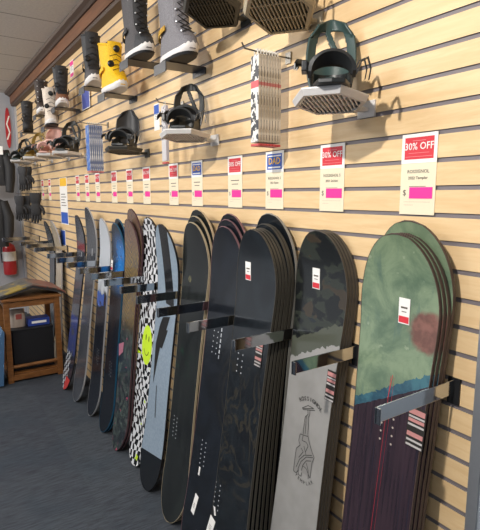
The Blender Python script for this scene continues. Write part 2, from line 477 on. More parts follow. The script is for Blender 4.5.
FLOORZ = .003
def stack(top, ot, Xb, bo, n, dt, db, deck_fn, name, edge, label, label_b, group, dxs=None, dzs=None, decks=None, **kw):
    nose = at(top[0], top[1], ot)
    bd = Board((Xb, -bo, FLOORZ), nose, **kw)
    deck = coatmat('deck_' + name, deck_fn(bd)) if callable(deck_fn) else deck_fn
    t, proto = make_board(bd, deck, edge, label, group if n > 1 else None)
    for k in range(1, n):
        dx = dxs[k - 1] if dxs else 0; dz = dzs[k - 1] if dzs else 0
        b2 = Board((Xb + (dx * .5), -bo + db * k, FLOORZ), nose + Vector((dx, dt * k, dz)), **kw)
        lb = label_b[k - 1] if isinstance(label_b, (list, tuple)) else label_b
        if dz: make_board(b2, deck, edge, lb, group)
        else: make_board(b2, deck, edge, lb, group, proto)
    return bd, t

# --- green and plum stack, nearest
def deck_green(bd):
    xl, zl = bd.loc(355, 405); xr, zr = bd.loc(438, 385); x2, z2 = bd.loc(357, 396); x3, z3 = bd.loc(440, 372)
    cx, cz = bd.loc(428, 333); sl = (zr - zl) / (xr - xl); s2 = (z3 - z2) / (x3 - x2)
    lx, lz = bd.loc(391, 376); lx2, lz2 = bd.loc(372, 520); k = (lx2 - lx) / (lz2 - lz)
    def fn(b):
        n = b.noise(9, 6, None, .65, .5); n2 = b.noise(30, 4); nv = b.noise(4, 5, b.vec(b.x * 9, b.y, b.z * 1.6), .6)
        g = b.mix(n.step(.32, .7), '#566b58', '#819377')
        g = b.mix(nv.step(.55, .72) * .5, g, '#4b6460')
        g = b.mix(n2.step(.66, .72) * .4, g, '#a9b39a')
        g = b.mix((b.z - (bd.L - .13)).step(0, .13) * .35, g, '#7d8e6c')
        d = ((b.x - cx) * (b.x - cx) + (b.z - cz) * (b.z - cz)).sqrt() + (b.noise(40, 3) - .5) * .03
        g = b.mix(1.0 - d.step(.045, .066), g, b.mix(n2.step(.35, .65), '#6a4a42', '#845c52'))
        e = (b.noise(60, 3) - .5) * .03
        top = b.z - (b.x - x2) * s2 - z2 + e; bot = b.z - (b.x - xl) * sl - zl + e * .3
        teal = b.mix(n.step(.4, .6), '#2b4a5c', '#3f6a77')
        pl = b.mix(b.noise(3, 4, b.vec(b.x * 26, 0, b.z * 1.2)).step(.3, .7), '#251e27', '#3a2c34')
        pl = b.mix(b.noise(3, 3, b.vec(b.x * 60, 0, b.z * .9)).gt(.63) * .5, pl, '#262b3d')
        rl = ((b.x - lx - (b.z - lz) * k).abs()).lt(.0010).max(((b.x - lx - .012 - (b.z - lz) * k).abs()).lt(.0005)) * (b.z.lt(lz))
        c = b.mix(top.gt(0), teal, g); c = b.mix(bot.lt(0), c, pl)
        c = b.mix(rl * .8, c, '#9c2b36')
        dx, dz = bd.loc(387, 425)
        return b.mix(dots(b, dx, dz - .05, 4, .025, 2, .04), c, '#b7a9a0')
    return fn
E_brown = edge_mat('brown', '#4c3b34'); E_black = edge_mat('black', '#1d1c1d'); E_grey = edge_mat('grey', '#77756f')
G1 = 'snowboards in the green stack'
bdA, tA = stack((395, 233), .105, -.878, .235, 3, .0130, .018, deck_green, 'green', E_brown,
    'front green and plum snowboard with white price sticker, nearest in the row',
    'green snowboard close behind the front board of the green and plum stack', G1, dxs=[.004, .008], wn=.136, ww=.12)
bdx = Board((-.875, -.18, FLOORZ), at(408, 220, .066), wn=.137, ww=.121)
make_board(bdx, MATS['deck_green'], E_brown, 'rearmost and tallest snowboard of the green stack, touching the slat wall', G1)
price_sticker(tA, bdA, *bdA.loc(405.5, 311))
spec_sticker(tA, bdA, *bdA.loc(416, 428), w=.056, h=.115)
decal(tA, bdA, [[(x, z) for x, z in ((-.004, .0), (.004, 0), (.004, .03), (-.004, .03))]] if False else stroke([bdA.loc(393, 375), bdA.loc(388, 398)], .0014), M_red, 'red_stroke')

# --- camouflage over grey, hanging bat sketch
def deck_camo(bd):
    xa, za = bd.loc(293, 355); xb, zb = bd.loc(345, 345); sl = (zb - za) / (xb - xa)
    def fn(b):
        v = b.vec(b.x * 1.0, 0, b.z * 1.6); n = b.noise(9, 3, v, .5, .3); m = b.noise(7, 3, b.vec(b.x + 4, 0, b.z * 1.5), .5)
        c = b.mix(n.step(.50, .53), '#17191a', '#2c302a'); c = b.mix(m.step(.56, .59), c, '#393127')
        c = b.mix(n.step(.66, .68), c, '#20262a')
        e = (b.noise(7, 2, b.vec(b.x, 0, 0)) - .5) * .1 + (b.noise(55, 2) - .5) * .03
        q = b.z - za - (b.x - xa) * sl + e
        c = b.mix(q.lt(.07) * q.gt(0), c, '#4e5146')
        gr = b.mix(b.noise(12, 2).step(.3, .7), '#8f8d8a', '#979592')
        c = b.mix(q.lt(.0), c, gr)
        nn = bd.L - .03
        d = dots(b, .0, .33, 5, .022, 2, .04)
        return b.mix(d, c, '#3a3836')
    return fn
G2 = 'snowboards in the camouflage stack'
bdB, tB = stack((317, 230), .072, -1.235, .24, 4, .0115, .014, deck_camo, 'camo', edge_mat('taupe', '#46423d'),
    'front snowboard with dark camouflage nose over light grey and a hanging bat sketch',
    'snowboard behind the front board of the camouflage stack, only its edges showing', G2, dxs=[.002, .004, .006], wn=.131, ww=.115)
price_sticker(tB, bdB, *bdB.loc(318.5, 278.5))
spec_sticker(tB, bdB, *bdB.loc(331, 386), w=.043, h=.105)
# bat sketch and curved lettering
M_sk = mat('sketch_ink', '#3f3e3c', .6)
def skp(pts): return [bdB.loc(*q) for q in pts]
sk = []
def bz(a): return (280 + a[0] / 5.3, 380 + a[1] / 5.3)
for pts in ([(118, 148), (150, 135), (178, 150)], [(120, 150), (180, 152)], [(122, 156), (186, 162)], [(148, 160), (150, 182), (134, 195), (128, 240), (124, 285)], [(160, 160), (158, 185), (150, 200), (152, 240), (148, 290)],
            [(140, 190), (138, 240), (134, 285)], [(108, 285), (150, 300)], [(108, 285), (100, 320), (108, 345), (88, 360), (82, 400), (72, 480), (86, 492), (100, 475)], [(124, 290), (118, 320), (140, 330), (150, 350), (136, 380)],
            [(148, 292), (158, 340), (172, 385), (182, 412), (170, 440), (160, 520)], [(170, 400), (130, 398), (104, 420), (86, 460)], [(176, 412), (140, 408), (112, 432), (96, 470), (98, 500), (112, 510), (116, 490)],
            [(166, 430), (140, 428), (122, 450), (114, 480)], [(120, 452), (140, 470), (158, 520)], [(140, 440), (150, 480), (150, 525)], [(112, 360), (124, 380), (100, 410)], [(128, 350), (138, 395)]):
    sk += stroke(skp([bz(q) for q in pts]), .0030)
decal(tB, bdB, [skp([bz(q) for q in [(148, 182), (128, 240), (108, 285), (100, 320), (106, 350), (84, 362), (72, 480), (88, 490), (104, 470), (116, 490), (158, 520), (182, 412), (160, 340), (150, 285), (158, 185)]])], mat('bat_wash', '#807e7b', .6), 'bat_wash', lift=.0005)
decal(tB, bdB, sk, M_sk, 'bat_sketch', label='pencil-style sketch of a hanging bat')
for word, cx_, cz_, r, a0, a1, sz in (('ROSSIGNOL', 308.5, 424, .088, 128, 54, .020), ('TEMPLAR', 304, 464, .066, 240, 318, .017)):
    lt = MB(); x0, z0 = bdB.loc(cx_, cz_)
    for i, ch in enumerate(word):
        a = math.radians(a0 + (a1 - a0) * i / (len(word) - 1)); up = a0 > a1
        add_text(lt, ch, x0 + r * math.cos(a), z0 + r * math.sin(a), bdB.body(z0) - .001, sz, None, a - PI / 2 if up else a + PI / 2, bold=.0010)
    lt.build('lettering', M_sk, tB)

# --- wide black stack with price sticker
def deck_black(bd):
    def fn(b):
        n = b.noise(7, 5, b.vec(b.x * 1.3, 0, b.z), .6, 1.5); c = b.mix(n.step(.35, .7), '#14171b', '#1e2429')
        lines = ((b.noise(5, 3, b.vec(b.x * 1.2, 0, b.z * .8), .5, 1.2) * 9).frac() - .5).abs()
        mask = (1.0 - (b.z - .75).abs().step(.1, .38))
        c = b.mix(lines.gt(.36) * mask * .75, c, '#37332a')
        x1, z1 = bd.loc(240, 360); x2, z2 = bd.loc(217, 495)
        d = dots(b, x1, z1 - .05, 4, .025, 2, .032).max(dots(b, x2, z2 - .06, 6, .022, 2, .034))
        return b.mix(d, c, INS)
    return fn
G3 = 'snowboards in the wide black stack'
bdC, tC = stack((252, 229), .135, -1.52, .33, 6, .012, .024, deck_black, 'black_wide', edge_mat('dark_taupe', '#47433b'),
    'wide black front snowboard with a white and red price sticker near its nose',
    'black snowboard in the middle of the wide black stack, only its edges showing', G3, dxs=[.002, .004, .006, .008, .010], dzs=[0, 0, 0, .02, .02], wn=.134, ww=.119)
bdx = Board((-1.505, -.17, FLOORZ), at(268, 213, .062), wn=.137, ww=.12)
make_board(bdx, MATS['deck_black_wide'], edge_mat('pale_grey', '#8d8b84'), 'rearmost and tallest snowboard of the wide black stack', G3)
price_sticker(tC, bdC, *bdC.loc(250.5, 271))
spec_sticker(tC, bdC, *bdC.loc(259, 354), w=.045, h=.10)
x, z = bdC.loc(211, 526); white_strip(tC, bdC, x, z, .042, .085, .25)
x, z = bdC.loc(215, 511); white_strip(tC, bdC, x, z, .012, .035, -.35, 'small_label')

# --- navy stack with pink edges
def deck_navy(bd):
    def fn(b):
        n = b.noise(6, 5, None, .6, 1.0); c = b.mix(n.step(.35, .7), '#13161b', '#1b2028')
        sx, sz = bd.loc(232, 395)
        q = (((b.x - sx) * (b.x - sx) * 2.2 + (b.z - sz) * (b.z - sz)).sqrt() + (b.noise(9, 2) - .5) * .05)
        c = b.mix(((q * 18).frac() - .5).abs().gt(.33) * (1.0 - q.step(.1, .26)) * .6, c, '#2d2b26')
        x1, z1 = bd.loc(215, 342); x2, z2 = bd.loc(203, 452)
        d = dots(b, x1, z1 - .05, 5, .025, 2, .034).max(dots(b, x2, z2 - .06, 6, .022, 2, .034))
        d = d.max((b.x - x1 - .045).abs().lt(.004) * ((b.z - z1) * 40).frac().gt(.35) * (b.z - z1).abs().lt(.075))
        return b.mix(d, c, INS)
    return fn
G4 = 'snowboards in the navy stack'
bdD, tD = stack((223, 226), .09, -1.80, .30, 3, .014, .022, deck_navy, 'navy', edge_mat('rose', '#7a5a5e'),
    'front navy snowboard with a rose edge, left of the wide black stack',
    ['second snowboard of the navy stack, its nose just above the front one', 'rearmost snowboard of the navy stack, its nose the highest'], G4, dxs=[.0, .0], dzs=[.03, .055], ww=.121, wn=.138)
x, z = bdD.loc(195, 504); white_strip(tD, bdD, x, z, .03, .10, .22)
x, z = bdD.loc(199.5, 471); white_strip(tD, bdD, x, z, .012, .04, .1, 'small_label')

# --- plain black stack with cream edges
def deck_plain(bd):
    def fn(b):
        n = b.noise(5, 4, b.vec(b.x * 4, 0, b.z * .6)); c = b.mix(n.step(.3, .7), '#191b1c', '#262a29')
        x, z = bd.loc(190, 279)
        lg = ((b.x - x).abs() * 1.6 + (b.z - z).abs()).lt(.028) * (b.noise(90, 2).gt(.47))
        c = b.mix(lg * .5, c, '#8f8a64')
        x1, z1 = bd.loc(175, 426)
        c = b.mix(b.noise(24, 3).step(.55, .7) * (1.0 - (b.z - .85).abs().step(.05, .12)) * .6, c, '#1f4a36')  # green reflection painted into the black deck colour
        return b.mix(dots(b, x1, z1 - .06, 6, .022, 2, .034), c, INS)
    return fn
G5 = 'snowboards in the plain black stack'
bdE, tE = stack((191, 222), .10, -2.145, .245, 3, .014, .02, deck_plain, 'plain_black', edge_mat('cream', '#b5a588'),
    'plain black front snowboard with cream edges, right of the lightning bolt board',
    ['second snowboard of the plain black stack, its nose just above the front one', 'rearmost snowboard of the plain black stack, its nose the highest'], G5, dxs=[.004, .008], dzs=[.03, .062], ww=.122, wn=.138)

# --- grey blue board with lightning bolt
def deck_bolt(bd):
    xa, za = bd.loc(142, 446); xb, zb = bd.loc(160, 458); sl = (zb - za) / (xb - xa)
    def fn(b):
        c = b.mix(b.noise(80, 2).step(.3, .7), '#8797a6', '#93a2b1')
        u = (b.z - (bd.L - .44)) / .44
        mid = (u * 2.6).sin() * -.045 + .045
        sw = (b.x - mid).abs().lt(.052) * b.z.gt(bd.L - .44)
        c = b.mix(sw, c, '#1b1d20')
        q = b.z - za - (b.x - xa) * sl
        return b.mix(q.lt(0), c, '#15181c')
    return fn
bdF, tF = stack((160, 224), .14, -2.47, .235, 1, 0, 0, deck_bolt, 'bolt', E_black,
    'grey blue snowboard with a large black lightning bolt and black tail', '', None, rn=.08, wn=.136, ww=.124, bl=.42)
def crop1(a): return bdF.loc(120 + a[0] / 4.42, 300 + a[1] / 4.42)
decal(tF, bdF, [[crop1(q) for q in poly] for poly in ([(190, 75), (222, 75), (205, 133), (175, 118)], [(175, 118), (212, 135), (186, 215), (158, 195)], [(158, 195), (178, 205), (146, 370)])] , M_black, 'lightning_bolt', label='black lightning bolt')
decal(tF, bdF, stroke([crop1((162, 378)), crop1((155, 520))], .009), M_black, 'black_stroke')

# --- checkered board
def deck_check(bd):
    sx, sz = bd.loc(147, 346)
    def fn(b):
        w1 = b.noise(7, 2); w2 = b.noise(7, 2, b.vec(b.x + 3, 0, b.z + 5))
        u = ((b.x + (w1 - .5) * .16) * 30).floor(); v = ((b.z + (w2 - .5) * .2) * 25).floor()
        k = ((u + v) * .5).frac().gt(.25)
        c = b.mix(k, '#101113', '#d9dadd')
        y = b.noise(9, 2, b.vec(b.x + 9, 0, b.z))
        return b.mix(y.gt(.66) * b.z.lt(sz), c, '#b9d92c')
    return fn
bdG, tG = stack((147, 217), .07, -2.745, .20, 1, 0, 0, deck_check, 'checker', E_black,
    'snowboard with warped black and white checks and a yellow smiling disc', '', None, wn=.140, ww=.126)
x, z = bdG.loc(147, 345)
cir = [(x + .075 * math.cos(2 * PI * k / 28), z + .125 * math.sin(2 * PI * k / 28)) for k in range(28)]
cir = [(min(px_, .112), pz_) for px_, pz_ in cir]
dsc = decal(tG, bdG, [cir], mat('lime_yellow', '#c6e62e', .5), 'yellow_disc', label='yellow disc')
for ex in (-.018, .026): decal(dsc, bdG, [[(x + ex + .006 * math.cos(2 * PI * k / 12), z + .045 + .02 * math.sin(2 * PI * k / 12)) for k in range(12)]], M_black, 'eye', lift=.0016)
face = stroke([(x + .04 * math.sin(a), z - .005 - .06 * math.cos(a)) for a in [(-1.1 + 2.2 * i / 12) for i in range(13)]], .005)
decal(dsc, bdG, face, M_black, 'smile', lift=.0016)

# --- leafy brown boards
def deck_leaf(bd):
    def fn(b):
        v = b.vec(b.x * 1.4, 0, b.z); d = b.voro(16, v); n = b.noise(12, 4, None, .6, 1.5)
        ch = (((b.x.abs() * 40 + b.z * 30)).frac() - .5).abs()
        top = b.z.step(bd.L * .5, bd.L * .62)
        lo = b.mix(n.step(.4, .62), '#23282d', '#4a5550'); lo = b.mix(d.lt(.22) * .6, lo, '#5e4a55')
        lo = b.mix(b.noise(20, 2, b.vec(b.x + 5, 0, b.z)).gt(.68), lo, '#a2455d')
        hi = b.mix(ch.gt(.28), '#5c4d40', '#8a7440'); hi = b.mix(n.step(.5, .7) * .5, hi, '#4b4a50')
        c = b.mix(top, lo, hi)
        return b.mix((b.z - (bd.L - .28)).step(0, .2) * .6, c, '#6f5350')
    return fn
G8 = 'brown leaf patterned snowboards'
bdH, tH = stack((127, 219), .11, -2.99, .235, 2, .018, .02, deck_leaf, 'leaf', edge_mat('wine', '#4a2f33'),
    'front brown snowboard with a gold chevron leaf pattern, between the checkered and blue boards',
    'brown snowboard whose nose rises behind the gold leaf patterned one', G8, dxs=[.01], dzs=[.065], wn=.122, ww=.112)
x, z = bdH.loc(122, 350); decal(tH, bdH, [[bdH.loc(119, 344), bdH.loc(124, 342), bdH.loc(123, 352), bdH.loc(119, 356)]], mat('dusty_pink', '#a5677a', .5), 'pink_patch')

# --- blue galaxy boards
def deck_blue(bd):
    def fn(b):
        n = b.noise(8, 5, None, .65, .6); mid = 1.0 - (b.z - bd.L * .82).abs().step(.04, .26)
        right = b.x.step(-.11, .03)
        c = b.mix(n.step(.3, .52) * mid * right, '#10151d', '#2277c4')
        c = b.mix(b.noise(70, 2).gt(.7) * mid, c, '#a9c6e0')
        return b.mix(dots(b, .0, .42, 5, .024, 2, .034), c, INS)
    return fn
G9 = 'black and blue snowboards'
bdI, tI = stack((114, 223), .10, -3.29, .23, 2, .018, .02, deck_blue, 'blue', edge_mat('blue', '#235a78'),
    'front black snowboard with a bright blue cloudy patch and a price sticker',
    'black snowboard with a blue edge, its nose right behind the blue clouded one', G9, dxs=[.012], dzs=[.03], wn=.126, ww=.115)
price_sticker(tI, bdI, *bdI.loc(112, 265))

# --- white and navy board
def deck_white(bd):
    def fn(b):
        n = b.noise(7, 5, None, .6, 1.0); t = (b.z + (n - .5) * .3)
        c = b.mix(t.step(bd.L * .60, bd.L * .66), '#181c24', '#c3c8cf')
        c = b.mix(((t - bd.L * .6).abs()).lt(.05) * n.gt(.45), c, '#3f5fa6')
        return b.mix(dots(b, .0, .42, 6, .022, 2, .034), c, INS)
    return fn
bdJ, tJ = stack((101, 218), .10, -3.60, .23, 1, 0, 0, deck_white, 'white_navy', edge_mat('pale', '#a9a9ab'),
    'slim snowboard with a white upper half and dark blue lower half', '', None, wn=.122, ww=.112)
# --- slate boards
def deck_slate(c1, c2, red=False):
    def g(bd):
        def fn(b):
            n = b.noise(6, 4, b.vec(b.x * 3, 0, b.z)); c = b.mix(n.step(.3, .7), c1, c2)
            c = b.mix(((b.x - .02).abs().lt(.012)) * ((b.z - bd.L * .78).abs().lt(.03)) * .7, c, '#b4b5b8')
            if red:
                c = b.mix(((b.z - bd.L * .83).abs().lt(.035)) * b.noise(14, 3).gt(.42), c, '#83343a')
                chk = ((((b.x * 30).floor() + (b.z * 30).floor()) * .5).frac().gt(.25)) * b.z.lt(.34)
                c = b.mix(b.z.lt(.34), c, '#2b2f3c'); c = b.mix(chk * b.x.lt(.02), c, '#b9bcc0'); c = b.mix(b.z.lt(.12) * b.x.gt(-.01), c, '#c2403e')
                c = b.mix((b.z - .5).abs().lt(.17) * b.noise(5, 2).gt(.4), c, '#3c4577')
            return c
        return fn
    return g
bdK, tK = stack((86, 207), .11, -3.93, .255, 1, 0, 0, deck_slate('#3a3d43', '#4e5056'), 'slate', edge_mat('pale', '#a9a9ab'),
    'tall slate grey snowboard with a small pale mark, right of the red banded one', '', None, rn=.075, wn=.128, ww=.116, bl=.4)
bdL_, tL = stack((76, 215), .11, -4.235, .27, 1, 0, 0, deck_slate('#40424a', '#565862', True), 'slate_red', E_black,
    'slate grey snowboard with a red band and checkered tail, next to the wooden table', '', None, rn=.075, wn=.125, ww=.112, bl=.4)
# --- two far boards behind the table
bdM, tM = stack((44, 221), .10, -5.42, .14, 1, 0, 0, deck_slate('#3b4147', '#50565c'), 'far_dark', E_black,
    'dark grey snowboard against the slat wall behind the wooden table', '', None, rn=.08, wn=.125, ww=.112, bl=.4)
bdN, tN = stack((50.5, 221), .10, -5.12, .14, 1, 0, 0, lambda bd: (lambda b: b.mix(b.noise(6, 3).step(.35, .7), '#b3a48e', '#c6b9a4')), 'far_beige', edge_mat('pale', '#a9a9ab'),
    'beige snowboard against the slat wall behind the wooden table', '', None, rn=.08, wn=.125, ww=.112, bl=.4)

# ------------------------------------------------------------- display arms
M_chrome = mat('chrome', '#c0c3c7', .09, 1.0)
M_plate = mat('black_bracket', '#222224', .5, .3)
def make_arm(X, z, label, length=.315):
    t = thing('display_arm', label, 'display arm', (X, 0, z), 0, 'chrome display arms on the slat wall')
    L = length
    MB().box((0, -L / 2 - .004, 0), (.004, L - .006, .042)).build('bar', M_chrome, t, bevel=.0012)
    MB().box((.006, -L + .0035, 0), (.016, .005, .042)).build('end_lip', M_chrome, t, bevel=.0015)
    MB().box((.0, -.0022, -.012), (.036, .005, .075)).build('wall_plate', M_plate, t)
    return t
armz = 1.177
arms = [(-.728, .322, 'right of the green stack, nearest of all'), (-1.087, .283, 'between the camouflage and green stacks'), (-1.372, .318, 'between the wide black and camouflage stacks'),
        (-1.665, .345, 'between the navy and wide black stacks'), (-1.957, .345, 'between the plain black and navy stacks'), (-2.262, .325, 'between the lightning bolt board and the plain black stack'),
        (-2.545, .31, 'between the checkered and lightning bolt boards'), (-2.815, .31, 'between the leaf patterned and checkered boards'), (-3.08, .315, 'between the blue and leaf patterned boards'),
        (-3.357, .315, 'between the white and blue boards'), (-3.69, .315, 'between the slate and white boards'), (-4.01, .315, 'between the two slate boards'), (-4.36, .315, 'left of the red banded slate board'),
        (-4.93, .315, 'right of the beige board behind the table'), (-5.33, .315, 'between the beige and dark boards behind the table'), (-5.62, .33, 'left of the dark board behind the table'), (-6.3, .42, 'farthest along the wall, near the red extinguisher')]
for X, L, w in arms: make_arm(X, armz, 'chrome flat display arm ' + w, L)

# -------------------------------------------------------------------- boots
M_shelf = mat('smoked_shelf', '#3a3c41', .35)
def se(cx, cy, a, b, z, n=20, e=2.6):
    out = []
    for k in range(n):
        t = 2 * PI * k / n; c, s_ = math.cos(t), math.sin(t)
        out.append(Vector((cx + a * math.copysign(abs(c) ** (2 / e), c), cy + b * math.copysign(abs(s_) ** (2 / e), s_), z)))
    return out
BS = [(.022, -.140, .148, .049), (.05, -.142, .152, .053), (.075, -.140, .138, .052), (.10, -.136, .105, .048), (.125, -.132, .076, .047), (.15, -.131, .054, .048), (.19, -.132, .046, .052), (.24, -.134, .046, .057), (.29, -.137, .048, .060), (.315, -.138, .047, .061)]
def front_x(z):
    for (z0, _, a, _), (z1, _, c, _) in zip(BS[:-1], BS[1:]):
        if z0 <= z <= z1: return a + (c - a) * (z - z0) / (z1 - z0)
    return BS[-1][2]
def make_boot(loc, rz, label, upper, sole, accent, lace='lace', sole_band=None, h=1.0, sc=1.0, shelf=None, toe=None, strapm=None):
    t = thing('snowboard_boot', label, 'boot', loc, rz, sc=sc)
    so = MB(); rings = [se(.004, 0, .140, .046, .0), se(.004, 0, .150, .053, .008), se(.005, 0, .152, .055, .022), se(.005, 0, .150, .054, .032)]
    for r in rings:
        for v in r:
            if v.x > .09: v.z += (v.x - .09) ** 2 * 5
            if abs(v.x) < .03 and v.z < .005: v.z += .004
    so.loft(rings).build('sole', sole, t, smooth=True)
    if sole_band:
        sb = MB(); sb.loft([se(.004, 0, .144, .049, -.001 + .0), se(.004, 0, .1515, .0545, .010)]); sb.build('outsole', sole_band, t, smooth=True)
    up = MB(); rings = []
    for z, x0, x1, w in BS:
        zz = z if z < .12 else .12 + (z - .12) * h
        r = se((x0 + x1) / 2, 0, (x1 - x0) / 2, w, zz)
        if z > .28:
            for v in r: v.z += (-v.x - .05) * .22
        rings.append(r)
    top = rings[-1]
    rings.append([Vector((v.x * .86 - .008, v.y * .84, v.z - .002)) for v in top]); rings.append([Vector((v.x * .8 - .01, v.y * .75, v.z - .05)) for v in top])
    up.loft(rings).build('upper', upper, t, smooth=True, angle=60)
    # padded collar
    MB().tube([(v.x * .95 - .003, v.y * .95, v.z + .001) for v in top] + [(top[0].x * .95 - .003, top[0].y * .95, top[0].z + .001)], .008, 8).build('collar', accent, t, smooth=True)
    # tongue
    hh = lambda z: z if z < .12 else .12 + (z - .12) * h
    zs = [.085, .105, .125, .15, .19, .24, .29, .335]
    zs = [.080, .095, .11, .125, .15, .19, .24, .285, .318]; tr = []
    for z in zs:
        w_ = .048 + .012 * (z - .08) / .24; fx = front_x(z) + .005
        arc = [(fx - .030 * (1 - math.cos(a_)) - (.004 if z > .3 else 0), w_ * .85 * math.sin(a_), hh(z)) for a_ in [(-1.0 + 2.0 * k / 8) for k in range(9)]]
        tr.append([Vector(p_) for p_ in arc] + [Vector((p_[0] - .008, p_[1] * .96, p_[2])) for p_ in arc[::-1]])
    MB().loft(tr).build('tongue', accent, t, smooth=True)
    # toe cap and heel strap
    tc = MB(); rr = []
    for z, x0, x1, w in BS[:4]: rr.append([v + Vector((.0025, 0, 0)) for v in se((x0 + x1) / 2, 0, (x1 - x0) / 2 + .001, w + .0018, z, 40) if v.x > .062])
    m = min(len(r) for r in rr)
    for i, r in enumerate(rr): r.sort(key=lambda v: math.atan2(v.y, v.x - .05)); rr[i] = [r[int(round(k * (len(r) - 1) / (m - 1)))] for k in range(m)]
    tc.loft(rr, False, 0, False).build('toe_cap', toe or accent, t, smooth=True)
    st = []
    for k in range(13):
        a = -1.9 + 3.8 * k / 12; st.append((-.045 - .092 * math.cos(a) if False else -.05 + .098 * math.cos(PI - a), .056 * math.sin(a) / .946, hh(.135) - .02 * math.cos(a)))
    MB().band(st, (0, 0, 1),   .022, .005).build('heel_strap', strapm or accent, t, smooth=True)
    if lace == 'lace':
        n = 9; pts = []
        for k in range(n):
            z = .10 + .2 * k / (n - 1); pts.append((front_x(z) + .010, .026 * (-1) ** k, hh(z)))
        p2 = [(q[0] + .001, -q[1], q[2]) for q in pts]
        MB().tube(pts, .0026, 6).build('lace', M_lace, t); MB().tube(p2, .0026, 6).build('lace', M_lace, t)
        for k in range(n):
            z = .10 + .2 * k / (n - 1)
            for s_ in (-1, 1):
                if k % 2 == 0: MB().lathe([(.002, 0), (.005, .001), (.005, .006), (.002, .008)], 8, (front_x(z) + .006, s_ * .032)).build('lace_hook', M_hook, t).location = (0, 0, hh(z) - .004)
    else:
        for z, s_ in ((.265, 0), (.16, -.035)):
            d = MB(); M_ = Matrix.Translation((front_x(z) + .012 - abs(s_) * .35, s_, hh(z))) @ Matrix.Rotation(PI / 2, 4, 'Y') @ Matrix.Rotation(0, 4, 'X')
            d.lathe([(.012, 0), (.020, .002), (.019, .010), (.013, .013), (.012, .014)], 16)
            d.v = [tuple(M_ @ Vector(v)) for v in d.v]; d.build('lacing_dial', M_dial, t, smooth=True)
        for k in range(4):
            z = .11 + .035 * k; MB().tube([(front_x(z) - .004, -.036, hh(z)), (front_x(z) + .010, 0, hh(z + .015)), (front_x(z) - .004, .036, hh(z))], .0018, 6).build('lacing_cable', M_lace, t)
    MB().band([(-.152, 0, hh(.30)), (-.166, 0, hh(.33)), (-.160, 0, hh(.355)), (-.140, 0, hh(.335))], (0, 1, 0), .016, .003).build('pull_tab', accent, t)
    if shelf:
        s = thing('boot_shelf', shelf, 'shelf', (loc[0] - .07, 0, loc[2] - .0015), 0, 'smoked shelves under the boots')
        d = -loc[1] + .06
        MB().box((0, -d / 2 - .002, -.002), (.13, d - .004, .004)).build('plate', M_shelf, s)
        MB().box((0, -d, -.022), (.13, .004, .046)).build('front_lip', M_shelf, s)
        MB().box((0, -.0024, -.015), (.13, .005, .03)).build('wall_plate', M_shelf, s)
    return t
M_lace = mat('black_lace', '#121214', .6); M_hook = mat('pale_metal_hook', '#c9ccd2', .3, .8); M_dial = mat('black_dial', '#17181a', .35)
def fabric(name, c, rough=.65):
    a = hexc(c); return mat(name, fn=lambda b: b.mix(b.noise(180, 3).step(.3, .7), tuple(v * .82 for v in a[:3]) + (1,), tuple(min(1, v * 1.15) for v in a[:3]) + (1,)), rough=rough, bump=lambda b: b.noise(300, 2))
F_grey = fabric('grey_boot_leather', '#77757a'); F_dgrey = fabric('dark_grey_boot', '#4a484b'); F_black = fabric('black_boot', '#242427'); F_yel = fabric('yellow_boot', '#e8b70e'); F_white = fabric('white_boot', '#d9cbbd')
F_brown = fabric('brown_boot', '#3c322f'); F_char = fabric('charcoal_boot', '#34363a'); F_tan = fabric('tan_trim', '#7d533a'); F_must = fabric('mustard_trim', '#b58a22')
M_wsole = mat('white_sole', '#dcd8d6', .5); M_bsole = mat('black_sole', '#1b1b1d', .6); M_gsole = mat('gum_sole', '#8a5a3a', .6)
rz = -.02
def bloc(px, py, out, dz=-.035, dx=0.135): q = at(px, py, out); return (q.x + dx, -out + .05, q.z + dz)
SH = 'smoked grey shelf holding '
make_boot(bloc(156, 59, .20), -.02, 'grey lace-up snowboard boot with a yellow trim band and white sole', F_grey, M_wsole, F_grey, 'lace', M_bsole, 1.08, shelf=SH + 'the grey lace-up boot', toe=F_grey, strapm=F_must)
make_boot(bloc(121, 56, .20, -.04), -.02, 'dark grey lace-up snowboard boot with pale hooks, left of the grey lace-up boot', F_dgrey, M_wsole, F_black, 'lace', M_bsole, 1.15, shelf=SH + 'the dark grey lace-up boot', toe=F_char)
make_boot(bloc(99, 90, .20), .02, 'bright yellow snowboard boot with black dials and white sole', F_yel, M_wsole, F_yel, 'dial', None, .84, 1.0, shelf=SH + 'the yellow boot', toe=F_yel)
make_boot(bloc(80, 84, .20), -.2, 'tall black snowboard boot directly left of the yellow boot', F_char, M_wsole, F_black, 'dial', None, 1.1, shelf=SH + 'the tall black boot', toe=F_dgrey)
make_boot(bloc(52, 104, .20, -.04), -.2, 'black snowboard boot with a tan toe and white sole, beyond the tall black boot', F_char, M_wsole, F_black, 'dial', None, 1.0, shelf=SH + 'the black boot with tan toe', toe=F_tan)
make_boot(bloc(42, 122, .24, -.05), -.15, 'white snowboard boot above the pink binding', F_white, M_wsole, F_white, 'dial', M_bsole, 1.0, shelf=SH + 'the white boot', toe=F_white)
make_boot(bloc(34, 112, .20, -.04), -.2, 'dark brown snowboard boot with a white sole, behind the white boot', F_brown, M_wsole, F_brown, 'lace', None, 1.0, shelf=SH + 'the dark brown boot', toe=F_brown)
make_boot(bloc(21, 130, .20, -.03), -.2, 'black snowboard boot at the far end of the top row', F_black, M_bsole, F_black, 'dial', None, 1.0, shelf=SH + 'the farthest black boot', toe=F_black)

